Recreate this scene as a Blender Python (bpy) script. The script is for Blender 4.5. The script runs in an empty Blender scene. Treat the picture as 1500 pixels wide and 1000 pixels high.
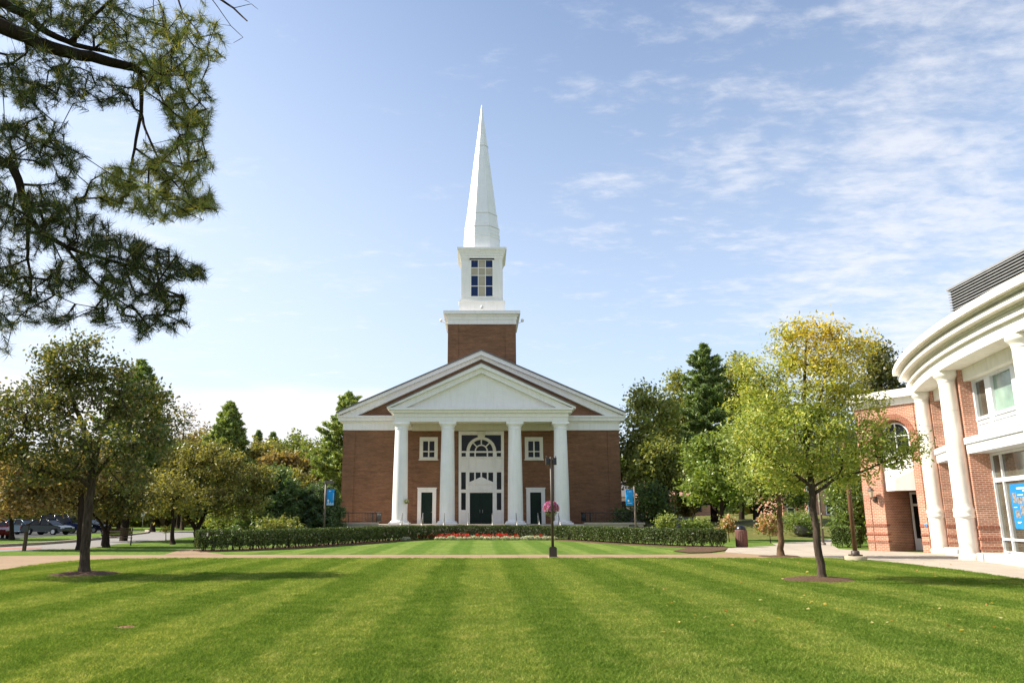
import bpy, bmesh, math, random
import numpy as np
from mathutils import Vector
from mathutils.geometry import tessellate_polygon
R = math.radians
SC = bpy.context.scene
COL = SC.collection

# ------------------------------------------------------------------ camera, sky, sun, exposure
TILT = R(12); FPX = 1050.0; EYE = 1.65; PX0 = 705.0; PY0 = 757 - FPX * math.tan(TILT)
cam_d = bpy.data.cameras.new('camera'); cam = bpy.data.objects.new('camera', cam_d); COL.objects.link(cam)
cam.location = (0, 0, EYE); cam.rotation_euler = (R(90) + TILT, 0, 0)
cam_d.sensor_width = 36; cam_d.lens = 36 * FPX / 1500
cam_d.shift_x = (750 - PX0) / 1500; cam_d.shift_y = (PY0 - 500) / 1500
cam_d.clip_end = 4000; cam_d.clip_start = 0.1
SC.camera = cam
SUN_EL, SUN_AZ = 42.0, 277.5         # azimuth clockwise from +Y: the sun stands to the left, a touch behind the facade
sd = bpy.data.lights.new('sun', 'SUN'); sd.energy = 5.0; sd.angle = R(0.55); sd.color = (1.0, 0.93, 0.82)
so = bpy.data.objects.new('sun', sd); COL.objects.link(so)
_d = Vector((math.sin(R(SUN_AZ)) * math.cos(R(SUN_EL)), math.cos(R(SUN_AZ)) * math.cos(R(SUN_EL)), math.sin(R(SUN_EL))))
so.rotation_euler = _d.to_track_quat('Z', 'Y').to_euler(); so.location = (-60, 20, 60)
SC.view_settings.view_transform = 'Standard'; SC.view_settings.look = 'None'
SC.view_settings.exposure = 0.85; SC.view_settings.gamma = 1.0
SKY_STRENGTH = 0.12

def sky():
    w = bpy.data.worlds.new('World'); SC.world = w; w.use_nodes = True
    nt = w.node_tree; N = nt.nodes; L = nt.links; N.clear()
    out = N.new('ShaderNodeOutputWorld'); bg = N.new('ShaderNodeBackground'); bg.inputs['Strength'].default_value = SKY_STRENGTH
    L.new(bg.outputs[0], out.inputs[0])
    st = N.new('ShaderNodeTexSky'); st.sky_type = 'NISHITA'; st.sun_disc = False
    st.sun_elevation = R(SUN_EL); st.sun_rotation = R(SUN_AZ); st.altitude = 20; st.air_density = 1.0; st.dust_density = 1.3; st.ozone_density = 1.6
    tc = N.new('ShaderNodeTexCoord'); sx = N.new('ShaderNodeSeparateXYZ'); L.new(tc.outputs['Generated'], sx.inputs[0])
    def M(op, a, b=None, c=None, clamp=False):
        n = N.new('ShaderNodeMath'); n.operation = op; n.use_clamp = clamp
        for i, v in enumerate((a, b, c)):
            if v is None: continue
            if isinstance(v, (int, float)): n.inputs[i].default_value = v
            else: L.new(v, n.inputs[i])
        return n.outputs[0]
    def SS(v, lo, hi):
        n = N.new('ShaderNodeMapRange'); n.interpolation_type = 'SMOOTHSTEP'; L.new(v, n.inputs[0])
        n.inputs[1].default_value = lo; n.inputs[2].default_value = hi; return n.outputs[0]
    x, y, z = sx.outputs
    zz = M('ADD', M('MAXIMUM', z, 0.0), 0.10)
    u = M('DIVIDE', x, zz); v = M('DIVIDE', y, zz)
    cv = N.new('ShaderNodeCombineXYZ'); L.new(u, cv.inputs[0]); L.new(v, cv.inputs[1])
    mp = N.new('ShaderNodeMapping'); mp.inputs['Rotation'].default_value = (0, 0, R(28)); mp.inputs['Scale'].default_value = (1.0, 1.7, 1); L.new(cv.outputs[0], mp.inputs[0])
    def noise(vec, s, d, r, dist=0.0, off=0.0):
        n = N.new('ShaderNodeTexNoise'); n.inputs['Scale'].default_value = s; n.inputs['Detail'].default_value = d; n.inputs['Roughness'].default_value = r; n.inputs['Distortion'].default_value = dist
        mm = N.new('ShaderNodeMapping'); mm.inputs['Location'].default_value = (off, off * .7, 0); L.new(vec, mm.inputs[0]); L.new(mm.outputs[0], n.inputs['Vector'])
        return n.outputs[0]
    wisp = noise(mp.outputs[0], 3.6, 9, 0.62, 0.35, 3.9)
    fine = noise(mp.outputs[0], 15.0, 6, 0.6, 0.3, 1.3)
    big = noise(cv.outputs[0], 0.55, 3, 0.5, 0.2, 7.7)
    ripple = M('ADD', M('MULTIPLY', wisp, 0.68), M('MULTIPLY', fine, 0.32))
    side = SS(x, -0.12, 0.62)                                    # the cloud sheet lies to the right
    cover = M('ADD', M('ADD', M('MULTIPLY', side, 0.085), 0.030), M('MULTIPLY', M('SUBTRACT', big, 0.5), 0.42))
    lowr = M('MULTIPLY', SS(z, 0.55, 0.12), M('MULTIPLY', SS(x, 0.22, 0.6), 0.15))
    a = M('ADD', M('ADD', ripple, cover), lowr)
    wisps = M('MULTIPLY', SS(a, 0.55, 0.84), 0.60, clamp=True)
    # a bank of white cloud low over the trees
    az = M('ARCTAN2', x, y); cb = N.new('ShaderNodeCombineXYZ'); L.new(M('MULTIPLY', az, 2.2), cb.inputs[0]); L.new(M('MULTIPLY', z, 9.0), cb.inputs[1])
    bn = noise(cb.outputs[0], 1.7, 6, 0.55, 0.2, 4.4)
    top = M('ADD', M('MULTIPLY', bn, 0.11), 0.115)
    bank = M('MULTIPLY', SS(M('SUBTRACT', top, z), -0.012, 0.03), M('MULTIPLY', SS(az, 0.25, -0.05), SS(z, 0.02, 0.13)))
    bank = M('MULTIPLY', bank, 0.95)
    tot = M('MAXIMUM', wisps, bank, clamp=True)
    hz = M('ADD', M('MULTIPLY', SS(z, 0.85, 0.0), 0.55), M('MULTIPLY', M('MULTIPLY', SS(x, 0.25, -0.75), SS(z, 0.95, 0.2)), 0.5), clamp=True)                    # thin white veil towards the horizon
    veil = N.new('ShaderNodeMixRGB'); veil.inputs[2].default_value = (4.15, 4.7, 5.6, 1); L.new(hz, veil.inputs[0]); L.new(st.outputs[0], veil.inputs[1])
    mx = N.new('ShaderNodeMixRGB'); mx.inputs[2].default_value = (5.0, 4.95, 5.05, 1); L.new(tot, mx.inputs[0]); L.new(veil.outputs[0], mx.inputs[1])
    L.new(mx.outputs[0], bg.inputs[0])
sky()

# ------------------------------------------------------------------ measuring helpers (pixel of the 1500 px photo + a distance -> a point)
_c, _s = math.cos(TILT), math.sin(TILT)
def at(px, py, Y):
    a = (PY0 - py) / FPX; Z = Y * (_s + a * _c) / (_c - a * _s); d = Y * _c + Z * _s
    return Vector(((px - PX0) / FPX * d, Y, Z + EYE))
def gr(px, py, z=0.0):
    a = (PY0 - py) / FPX; k = (_s + a * _c) / (_c - a * _s)
    return at(px, py, (z - EYE) / k)
def mpp(px, py, Y):
    Z = at(px, py, Y).z - EYE
    return (Y * _c + Z * _s) / FPX                               # metres per pixel there

# ------------------------------------------------------------------ materials
def new_mat(name):
    m = bpy.data.materials.new(name); m.use_nodes = True
    nt = m.node_tree; nt.nodes.clear()
    o = nt.nodes.new('ShaderNodeOutputMaterial'); return m, nt, nt.nodes, nt.links, o
def principled(N, L, o, rough=.6, spec=.4, metal=0.0):
    p = N.new('ShaderNodeBsdfPrincipled'); p.inputs['Roughness'].default_value = rough; p.inputs['Specular IOR Level'].default_value = spec; p.inputs['Metallic'].default_value = metal
    L.new(p.outputs[0], o.inputs[0]); return p
def n_noise(N, L, vec, scale, detail=4, rough=.55):
    n = N.new('ShaderNodeTexNoise'); n.inputs['Scale'].default_value = scale; n.inputs['Detail'].default_value = detail; n.inputs['Roughness'].default_value = rough
    if vec is not None: L.new(vec, n.inputs['Vector'])
    return n.outputs[0]
def n_ramp(N, L, fac, stops):
    r = N.new('ShaderNodeValToRGB'); el = r.color_ramp.elements
    while len(el) < len(stops): el.new(0.5)
    for e, (p, c) in zip(el, stops): e.position = p; e.color = (*c, 1)
    L.new(fac, r.inputs[0]); return r.outputs[0]
def n_mix(N, L, fac, a, b, mode='MIX'):
    m = N.new('ShaderNodeMixRGB'); m.blend_type = mode
    for i, v in ((0, fac), (1, a), (2, b)):
        if isinstance(v, (int, float)): m.inputs[i].default_value = v
        elif isinstance(v, tuple): m.inputs[i].default_value = (*v, 1)
        else: L.new(v, m.inputs[i])
    return m.outputs[0]
def n_bump(N, L, h, strength, dist, p):
    b = N.new('ShaderNodeBump'); b.inputs['Strength'].default_value = strength; b.inputs['Distance'].default_value = dist
    L.new(h, b.inputs['Height']); L.new(b.outputs[0], p.inputs['Normal'])
def world_pos(N): return N.new('ShaderNodeNewGeometry').outputs['Position']

def plain(name, col, rough=.6, spec=.4, metal=0.0, var=.12, scale=3.0, bump=0.0, streak=0.0):
    m, nt, N, L, o = new_mat(name); p = principled(N, L, o, rough, spec, metal)
    pos = world_pos(N); f = n_noise(N, L, pos, scale, 5)
    lo = tuple(c * (1 - var) for c in col); hi = tuple(min(1, c * (1 + var)) for c in col)
    col_ = n_ramp(N, L, f, [(0.3, lo), (0.7, hi)])
    if streak:
        mp = N.new('ShaderNodeMapping'); mp.inputs['Scale'].default_value = (3.5, 3.5, .35); L.new(pos, mp.inputs[0]); sk = n_noise(N, L, mp.outputs[0], 1.4, 6, .65)
        col_ = n_mix(N, L, 1.0, col_, n_ramp(N, L, sk, [(.30, (1 - streak * 1.3, 1 - streak * 1.4, 1 - streak * 1.6)), (.52, (1, 1, 1))]), 'MULTIPLY')
    L.new(col_, p.inputs['Base Color'])
    if bump: n_bump(N, L, n_noise(N, L, pos, scale * 12, 4), bump, .02, p)
    return m
def brick(name, c1, c2, mortar, wd=.22, ht=.075, msize=.012, warm=0.0):
    m, nt, N, L, o = new_mat(name); p = principled(N, L, o, .85, .2)
    uv = N.new('ShaderNodeUVMap'); uv.uv_map = 'UVMap'
    b = N.new('ShaderNodeTexBrick'); L.new(uv.outputs[0], b.inputs['Vector'])
    b.inputs['Scale'].default_value = 1; b.inputs['Brick Width'].default_value = wd; b.inputs['Row Height'].default_value = ht
    b.inputs['Mortar Size'].default_value = msize; b.inputs['Mortar Smooth'].default_value = .2; b.inputs['Bias'].default_value = 0
    b.inputs['Color1'].default_value = (*c1, 1); b.inputs['Color2'].default_value = (*c2, 1); b.inputs['Mortar'].default_value = (*mortar, 1)
    pos = world_pos(N)
    mp = N.new('ShaderNodeMapping'); mp.inputs['Scale'].default_value = (.5, .5, 3.2); L.new(pos, mp.inputs[0])
    streak = n_noise(N, L, mp.outputs[0], 1.5, 6, .65)
    blot = n_noise(N, L, pos, .55, 4)
    col = n_mix(N, L, 1.0, b.outputs['Color'], n_ramp(N, L, streak, [(.3, (.72, .72, .72)), (.7, (1.2, 1.18, 1.15))]), 'MULTIPLY')
    col = n_mix(N, L, 1.0, col, n_ramp(N, L, blot, [(.3, (.85, .85, .85)), (.7, (1.1, 1.1, 1.1))]), 'MULTIPLY')
    L.new(col, p.inputs['Base Color'])
    inv = N.new('ShaderNodeMath'); inv.operation = 'SUBTRACT'; inv.inputs[0].default_value = 1; L.new(b.outputs['Fac'], inv.inputs[1])
    n_bump(N, L, inv.outputs[0], .5, .01, p)
    return m
def leafmat(name, trans=.42, gloss=.035):
    m, nt, N, L, o = new_mat(name)
    at_ = N.new('ShaderNodeAttribute'); at_.attribute_name = 'col'
    d = N.new('ShaderNodeBsdfDiffuse'); t = N.new('ShaderNodeBsdfTranslucent'); g = N.new('ShaderNodeBsdfGlossy'); g.inputs['Roughness'].default_value = .42
    L.new(at_.outputs[0], d.inputs[0]); L.new(n_mix(N, L, 1.0, at_.outputs[0], (1.25, 1.2, .6), 'MULTIPLY'), t.inputs[0])
    a = N.new('ShaderNodeMixShader'); a.inputs[0].default_value = trans; L.new(d.outputs[0], a.inputs[1]); L.new(t.outputs[0], a.inputs[2])
    b = N.new('ShaderNodeMixShader'); b.inputs[0].default_value = gloss; L.new(a.outputs[0], b.inputs[1]); L.new(g.outputs[0], b.inputs[2])
    L.new(b.outputs[0], o.inputs[0]); return m
def glass(name, col=(.02, .025, .03), rough=.04, spec=.9):
    m, nt, N, L, o = new_mat(name); p = principled(N, L, o, rough, spec)
    f = n_noise(N, L, world_pos(N), .9, 3)
    L.new(n_ramp(N, L, f, [(.3, tuple(c * .6 for c in col)), (.7, tuple(c * 1.5 for c in col))]), p.inputs['Base Color'])
    n_bump(N, L, n_noise(N, L, world_pos(N), 1.2, 2), .06, .05, p); return m

def lawn_color(N, L, striped):
    pos = world_pos(N); sx = N.new('ShaderNodeSeparateXYZ'); L.new(pos, sx.inputs[0])
    big = n_noise(N, L, pos, .35, 4); mid = n_noise(N, L, pos, 3.0, 5, .65); fine = n_noise(N, L, pos, 26, 4, .7)
    base = n_ramp(N, L, mid, [(.26, (.105, .192, .036)), (.52, (.168, .258, .054)), (.78, (.285, .345, .110))])
    base = n_mix(N, L, .8, base, n_ramp(N, L, fine, [(.25, (.55, .58, .5)), (.75, (1.4, 1.36, 1.3))]), 'MULTIPLY')
    base = n_mix(N, L, .7, base, n_ramp(N, L, big, [(.28, (.74, .80, .72)), (.5, (1, 1, 1)), (.72, (1.25, 1.14, 1.1))]), 'MULTIPLY')
    if striped:
        def M(op, a, b):
            n = N.new('ShaderNodeMath'); n.operation = op
            for i, v in enumerate((a, b)):
                if isinstance(v, (int, float)): n.inputs[i].default_value = v
                else: L.new(v, n.inputs[i])
            return n.outputs[0]
        wob = M('MULTIPLY', M('SUBTRACT', n_noise(N, L, pos, 1.1, 4), .5), .9)
        s = M('SINE', M('MULTIPLY', M('ADD', M('ADD', sx.outputs[0], wob), .45), math.pi / 1.12), 0)
        st = n_ramp(N, L, M('ADD', M('MULTIPLY', s, .5), .5), [(.36, (.80, .87, .76)), (.64, (1.20, 1.11, 1.18))])
        base = n_mix(N, L, 1.0, base, st, 'MULTIPLY')
        cx = N.new('ShaderNodeCombineXYZ'); L.new(M('ADD', sx.outputs[0], M('MULTIPLY', wob, .25)), cx.inputs[0]); base = n_mix(N, L, 1.0, base, n_ramp(N, L, n_noise(N, L, cx.outputs[0], 2.4, 3, .7), [(.34, (.88, .91, .86)), (.66, (1.12, 1.08, 1.1))]), 'MULTIPLY')
    return base
def lawnmat(name, striped, blades=False):
    m, nt, N, L, o = new_mat(name); col = lawn_color(N, L, striped)
    if blades:
        info = N.new('ShaderNodeAttribute'); info.attribute_name = 'shade'
        col = n_mix(N, L, 1.0, col, info.outputs[0], 'MULTIPLY')
        d = N.new('ShaderNodeBsdfDiffuse'); t = N.new('ShaderNodeBsdfTranslucent'); L.new(col, d.inputs[0]); L.new(n_mix(N, L, 1.0, col, (1.3, 1.2, .7), 'MULTIPLY'), t.inputs[0])
        a = N.new('ShaderNodeMixShader'); a.inputs[0].default_value = .4; L.new(d.outputs[0], a.inputs[1]); L.new(t.outputs[0], a.inputs[2]); L.new(a.outputs[0], o.inputs[0])
    else:
        p = principled(N, L, o, 1.0, .02); col = n_mix(N, L, 1.0, col, (.76, .76, .76), 'MULTIPLY'); L.new(col, p.inputs['Base Color']); n_bump(N, L, n_noise(N, L, world_pos(N), 45, 5, .7), .7, .05, p)
    return m
def barkmat(name, a, b):
    m, nt, N, L, o = new_mat(name); p = principled(N, L, o, .95, .1); pos = world_pos(N)
    mp = N.new('ShaderNodeMapping'); mp.inputs['Scale'].default_value = (9, 9, 1.6); L.new(pos, mp.inputs[0])
    f = n_noise(N, L, mp.outputs[0], 2.2, 6, .65); L.new(n_ramp(N, L, f, [(.3, a), (.7, b)]), p.inputs['Base Color']); n_bump(N, L, f, .9, .03, p); return m
def soilmat(name, a, b, scale=14):
    m, nt, N, L, o = new_mat(name); p = principled(N, L, o, .95, .1); pos = world_pos(N)
    f = n_noise(N, L, pos, scale, 6, .75); L.new(n_ramp(N, L, f, [(.3, a), (.7, b)]), p.inputs['Base Color']); n_bump(N, L, f, .9, .06, p); return m
def pavemat(name, col, joint, size=1.5, var=.14, rot=0.0):
    m, nt, N, L, o = new_mat(name); p = principled(N, L, o, .85, .25); pos = world_pos(N)
    mp = N.new('ShaderNodeMapping'); mp.inputs['Rotation'].default_value = (0, 0, rot); L.new(pos, mp.inputs[0])
    b = N.new('ShaderNodeTexBrick'); L.new(mp.outputs[0], b.inputs['Vector']); b.offset = 0
    b.inputs['Scale'].default_value = 1; b.inputs['Brick Width'].default_value = size; b.inputs['Row Height'].default_value = size; b.inputs['Mortar Size'].default_value = .012
    b.inputs['Color1'].default_value = (*col, 1); b.inputs['Color2'].default_value = (*[c * .92 for c in col], 1); b.inputs['Mortar'].default_value = (*joint, 1)
    f = n_noise(N, L, pos, .8, 7, .7); f2 = n_noise(N, L, pos, 40, 3)
    c = n_mix(N, L, 1.0, b.outputs['Color'], n_ramp(N, L, f, [(.3, (1 - var,) * 3), (.7, (1 + var,) * 3)]), 'MULTIPLY')
    c = n_mix(N, L, .5, c, n_ramp(N, L, f2, [(.3, (.8,) * 3), (.7, (1.2,) * 3)]), 'MULTIPLY')
    L.new(c, p.inputs['Base Color']); return m

MT = {}
MT['brick_dark'] = brick('brown red brick', (.185, .081, .039), (.26, .118, .058), (.23, .15, .095))
MT['brick_red'] = brick('orange red brick', (.40, .155, .095), (.49, .210, .135), (.60, .49, .38), ht=.08, msize=.011)
MT['brick_rim'] = brick('dark red brick course', (.27, .09, .055), (.33, .12, .07), (.35, .22, .16), wd=.1, ht=.22)
MT['white'] = plain('white paint', (.83, .80, .75), .5, .35, var=.025, scale=1.5, streak=0.06)
MT['column_white'] = plain('white column paint', (.88, .86, .82), .45, .35, var=.03, scale=1.2, streak=0.06)
MT['cream'] = plain('cream paint', (.72, .68, .58), .5, .35, var=.04, scale=1.2, streak=0.06)
MT['spire'] = plain('white metal cladding', (.84, .83, .82), .4, .4, var=.03, scale=1.0, streak=0.06)
MT['roof_edge'] = plain('grey roof edge', (.16, .155, .15), .6, .3)
MT['roof'] = plain('grey shingles', (.10, .10, .105), .9, .2, var=.25, scale=5)
MT['seam'] = plain('weathered seam', (.56, .55, .50), .6, .3)
MT['green_door'] = plain('dark green door', (.006, .018, .012), .45, .2, var=.15)
MT['glass'] = glass('dark window glass', (.010, .012, .013), .06, .16)
MT['glass_blue'] = plain('navy glazing', (.006, .020, .085), .35, .25, var=.15)
MT['tan_panel'] = plain('beige panel', (.40, .35, .25), .5, .4, var=.08)
MT['glass_green'] = glass('pale green curtained glass', (.20, .29, .235), .12, .8)
MT['glass_shop'] = glass('shop front glass', (.075, .075, .055), .03, .9)
MT['alu'] = plain('white aluminium frame', (.74, .75, .76), .35, .5, var=.03, streak=0.09)
MT['stone'] = plain('cast stone', (.80, .765, .68), .75, .25, var=.06, scale=2.5, streak=0.09)
MT['louver'] = plain('grey metal louvers', (.24, .24, .24), .5, .4)
MT['louver_dark'] = plain('dark louver gap', (.075, .071, .063), .9, .1)
MT['iron'] = plain('dark painted iron', (.030, .032, .030), .5, .4)
MT['steel'] = plain('galvanised handrail', (.36, .36, .34), .35, .5, metal=.6)
MT['bronze'] = plain('bronze painted steel', (.060, .043, .030), .5, .4, var=.2)
MT['bronze_light'] = plain('faded brown steel', (.17, .13, .10), .5, .4, var=.2)
MT['rust_post'] = plain('red brown steel', (.15, .075, .04), .6, .3, var=.25)
MT['concrete'] = plain('footing concrete', (.42, .36, .26), .9, .2, var=.2, bump=.3)
MT['porch_stone'] = plain('porch stone', (.50, .43, .35), .85, .2, var=.12, scale=2)
MT['path'] = pavemat('tan path', (.30, .205, .12), (.19, .13, .085), 1.6)
MT['plaza'] = pavemat('pale concrete paving', (.41, .35, .28), (.24, .20, .16), 1.6, rot=.25)
MT['asphalt'] = pavemat('worn light asphalt', (.24, .225, .205), (.22, .2, .19), 30, .12)
MT['lot'] = plain('car park asphalt', (.055, .054, .052), .9, .2, var=.2, scale=2, bump=.3)
MT['kerb'] = plain('concrete kerb', (.40, .34, .27), .9, .2, var=.15)
MT['redpave'] = plain('red paving', (.42, .16, .12), .9, .2, var=.15)
MT['mulch'] = soilmat('brown bark mulch', (.06, .036, .022), (.20, .125, .080), 18)
MT['soil'] = soilmat('dry brown soil', (.16, .085, .045), (.30, .18, .10), 10)
MT['bank'] = soilmat('bare earth bank', (.10, .075, .05), (.22, .16, .105), 3)
MT['rock'] = soilmat('grey rock', (.075, .07, .065), (.24, .22, .20), 2.2)
MT['lawn'] = lawnmat('mown striped lawn', True)
MT['grass'] = lawnmat('rough grass', False)
MT['blades'] = lawnmat('lawn blades', True, True)
MT['leaf'] = leafmat('leaf'); MT['needle'] = leafmat('needle', .4, .04); MT['hedge_leaf'] = leafmat('hedge leaf', .18, .03)
MT['petal'] = leafmat('petal', .3, .03)
MT['bark'] = barkmat('grey brown bark', (.030, .022, .016), (.115, .085, .060))
MT['bark_brown'] = barkmat('brown bark', (.050, .030, .016), (.16, .10, .055))
MT['bark_dark'] = barkmat('dark bark', (.016, .011, .008), (.05, .034, .024))
MT['wood'] = barkmat('old wood', (.05, .035, .02), (.13, .09, .055))
MT['banner'] = plain('bright blue banner', (.016, .33, .78), .6, .3, var=.06)
MT['poster_blue'] = plain('bright blue poster paper', (.012, .20, .50), .5, .3, var=.06)
MT['banner_pale'] = plain('pale blue print', (.42, .66, .88), .6, .3, var=.1)
MT['print_white'] = plain('white print', (.82, .85, .88), .6, .3, var=.03)
MT['photo_dark'] = soilmat('dark photo print', (.03, .03, .035), (.45, .43, .40), 9)
MT['bin'] = plain('red brown exposed aggregate', (.19, .095, .075), .85, .2, var=.3, scale=18)
MT['black_plastic'] = plain('black plastic', (.012, .012, .016), .3, .5)
MT['lamp_glass'] = plain('frosted lamp glass', (.45, .36, .25), .3, .5)
MT['rubber'] = plain('black rubber', (.015, .015, .015), .8, .3)
MT['rim'] = plain('alloy rim', (.45, .45, .46), .3, .5, metal=.7)
MT['headlight'] = plain('clear headlight', (.6, .62, .65), .1, .6)
MT['tail'] = plain('red tail lamp', (.35, .015, .012), .25, .5)
MT['car_dark'] = plain('dark grey car paint', (.030, .036, .040), .18, .6, metal=.2, var=.03)
MT['car_blue'] = plain('navy car paint', (.012, .022, .085), .18, .6, metal=.2, var=.03)
MT['car_silver'] = plain('pale blue grey car paint', (.16, .22, .27), .2, .6, metal=.3, var=.03)
MT['car_black'] = plain('blue black car paint', (.012, .014, .030), .18, .6, metal=.2, var=.03)
MT['car_red'] = plain('maroon car paint', (.16, .018, .014), .2, .6, metal=.2, var=.03)
MT['blue_white'] = plain('pale house siding', (.62, .62, .62), .6, .3)

# ------------------------------------------------------------------ mesh helpers
def link(o, parent=None):
    COL.objects.link(o)
    if parent is not None: o.parent = parent
    return o
def tag(o, label=None, cat=None, group=None, kind=None):
    if label: o['label'] = label
    if cat: o['category'] = cat
    if group: o['group'] = group
    if kind: o['kind'] = kind
    return o
def thing(name, label, cat, loc=(0, 0, 0), rz=0.0, group=None):
    o = bpy.data.objects.new(name, None); o.empty_display_size = .3; o.location = loc; o.rotation_euler = (0, 0, rz)
    link(o); return tag(o, label, cat, group)
def copy_tree(o, parent=None):
    c = o.copy(); link(c)
    if parent is not None: c.parent = parent
    for ch in list(o.children): copy_tree(ch, c)
    return c
class MB:
    def __init__(s): s.v = []; s.f = []; s.sm = []
    def add(s, vs, fs, smooth=False):
        k = len(s.v); s.v += [tuple(p) for p in vs]
        for f in fs: s.f.append([i + k for i in f]); s.sm.append(smooth)
    def box(s, x0, x1, y0, y1, z0, z1):
        x0, x1 = sorted((x0, x1)); y0, y1 = sorted((y0, y1)); z0, z1 = sorted((z0, z1))
        s.add([(x0, y0, z0), (x1, y0, z0), (x1, y1, z0), (x0, y1, z0), (x0, y0, z1), (x1, y0, z1), (x1, y1, z1), (x0, y1, z1)],
              [(3, 2, 1, 0), (4, 5, 6, 7), (0, 1, 5, 4), (1, 2, 6, 5), (2, 3, 7, 6), (3, 0, 4, 7)])
    def prism(s, fr, d0, d1, outer, holes=()):
        """polygon in (u,v), extruded along w from d0 (front) to d1, fr maps (u,v,w) to world"""
        loops = [[Vector((u, v, 0)) for u, v in outer]] + [[Vector((u, v, 0)) for u, v in h] for h in holes]
        tri = tessellate_polygon(loops); flat = [p for l in loops for p in l]; n = len(flat)
        vs = [fr(p.x, p.y, d0) for p in flat] + [fr(p.x, p.y, d1) for p in flat]; fs = []
        for t in tri: fs.append(tuple(t)); fs.append(tuple(i + n for i in reversed(t)))
        k = 0
        for l in loops:
            m = len(l)
            for i in range(m): a, b = k + i, k + (i + 1) % m; fs.append((a, b, b + n, a + n))
            k += m
        s.add(vs, fs)
    def lathe(s, cx, cy, prof, n=24, smooth=True, a0=0.0):
        vs = []; fs = []
        for r, z in prof:
            for i in range(n):
                a = a0 + 2 * math.pi * i / n; vs.append((cx + r * math.cos(a), cy + r * math.sin(a), z))
        for j in range(len(prof) - 1):
            for i in range(n):
                k = (i + 1) % n; fs.append((j * n + i, j * n + k, (j + 1) * n + k, (j + 1) * n + i))
        s.add(vs, fs, smooth); b = len(prof) - 1
        s.add([vs[i] for i in range(n)], [tuple(reversed(range(n)))]); s.add([vs[b * n + i] for i in range(n)], [tuple(range(n))])
    def tube(s, pts, rad, n=8, smooth=True, cap=True):
        pts = [Vector(p) for p in pts]
        if isinstance(rad, (int, float)): rad = [rad] * len(pts)
        vs = []; fs = []; ref = Vector((0.13, 0.31, 1)) if abs((pts[-1] - pts[0]).normalized().z) < .8 else Vector((1, .2, .1))
        for i, p in enumerate(pts):
            t = (pts[min(i + 1, len(pts) - 1)] - pts[max(i - 1, 0)]).normalized()
            a = t.cross(ref).normalized(); b = t.cross(a)
            for k in range(n):
                q = 2 * math.pi * k / n; vs.append(p + (a * math.cos(q) + b * math.sin(q)) * rad[i])
        for j in range(len(pts) - 1):
            for i in range(n): k = (i + 1) % n; fs.append((j * n + i, j * n + k, (j + 1) * n + k, (j + 1) * n + i))
        if cap: fs.append(tuple(range(n))); fs.append(tuple(reversed(range((len(pts) - 1) * n, len(pts) * n))))
        s.add(vs, fs, smooth)
    def build(s, name, mat, parent=None, fix=True):
        me = bpy.data.meshes.new(name); me.from_pydata(s.v, [], s.f); me.validate()
        if fix:
            bm = bmesh.new(); bm.from_mesh(me); bmesh.ops.recalc_face_normals(bm, faces=bm.faces); bm.to_mesh(me); bm.free()
        if len(me.polygons) == len(s.sm): me.polygons.foreach_set('use_smooth', s.sm)
        uv = me.uv_layers.new(name='UVMap')
        for p in me.polygons:
            n = p.normal
            if abs(n.z) > .8: T = Vector((1, 0, 0)); U = Vector((0, 1, 0))
            else: T = Vector((-n.y, n.x, 0)).normalized(); U = Vector((0, 0, 1))
            for li in p.loop_indices:
                co = me.vertices[me.loops[li].vertex_index].co; uv.data[li].uv = (co.dot(T), co.dot(U))
        me.materials.append(MT[mat] if isinstance(mat, str) else mat); me.update()
        o = bpy.data.objects.new(name, me); return link(o, parent)
def XZ(u, v, w): return (u, w, v)                                 # a wall facing the camera: w is the distance
def frame(org, du, nv):                                           # any upright wall: du along it, nv into it
    org, du, nv = Vector(org), Vector(du).normalized(), Vector(nv).normalized()
    def f(u, v, w): p = org + du * u + nv * w; return (p.x, p.y, p.z + v)
    return f
def sheet(name, pts, z, mat, kind='structure'):
    mb = MB(); loop = [Vector((p[0], p[1], 0)) for p in pts]; tri = tessellate_polygon([loop])
    mb.add([(p[0], p[1], z) for p in pts], [tuple(t) for t in tri])
    o = mb.build(name, mat, fix=False)
    if sum(p.normal.z for p in o.data.polygons) < 0: o.data.flip_normals()
    o['kind'] = kind; return o
def quads(name, V, mat, parent=None, col=None, per=4):
    """V: (n,per,3) separate faces; col: (n,3)"""
    n = len(V); me = bpy.data.meshes.new(name)
    me.vertices.add(n * per); me.vertices.foreach_set('co', np.ascontiguousarray(V, dtype=np.float32).ravel())
    me.loops.add(n * per); me.loops.foreach_set('vertex_index', np.arange(n * per, dtype=np.int32))
    me.polygons.add(n); me.polygons.foreach_set('loop_start', np.arange(0, n * per, per, dtype=np.int32))
    try: me.polygons.foreach_set('loop_total', np.full(n, per, dtype=np.int32))
    except Exception: pass
    if col is not None:
        a = me.attributes.new('col', 'FLOAT_COLOR', 'POINT'); c = np.ones((n, per, 4), dtype=np.float32); c[:, :, :3] = np.asarray(col)[:, None, :]
        a.data.foreach_set('color', c.ravel())
    me.update(calc_edges=True); me.validate(); me.materials.append(MT[mat])
    return link(bpy.data.objects.new(name, me), parent)
def unit(a): return a / np.maximum(np.linalg.norm(a, axis=-1, keepdims=True), 1e-9)
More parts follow.
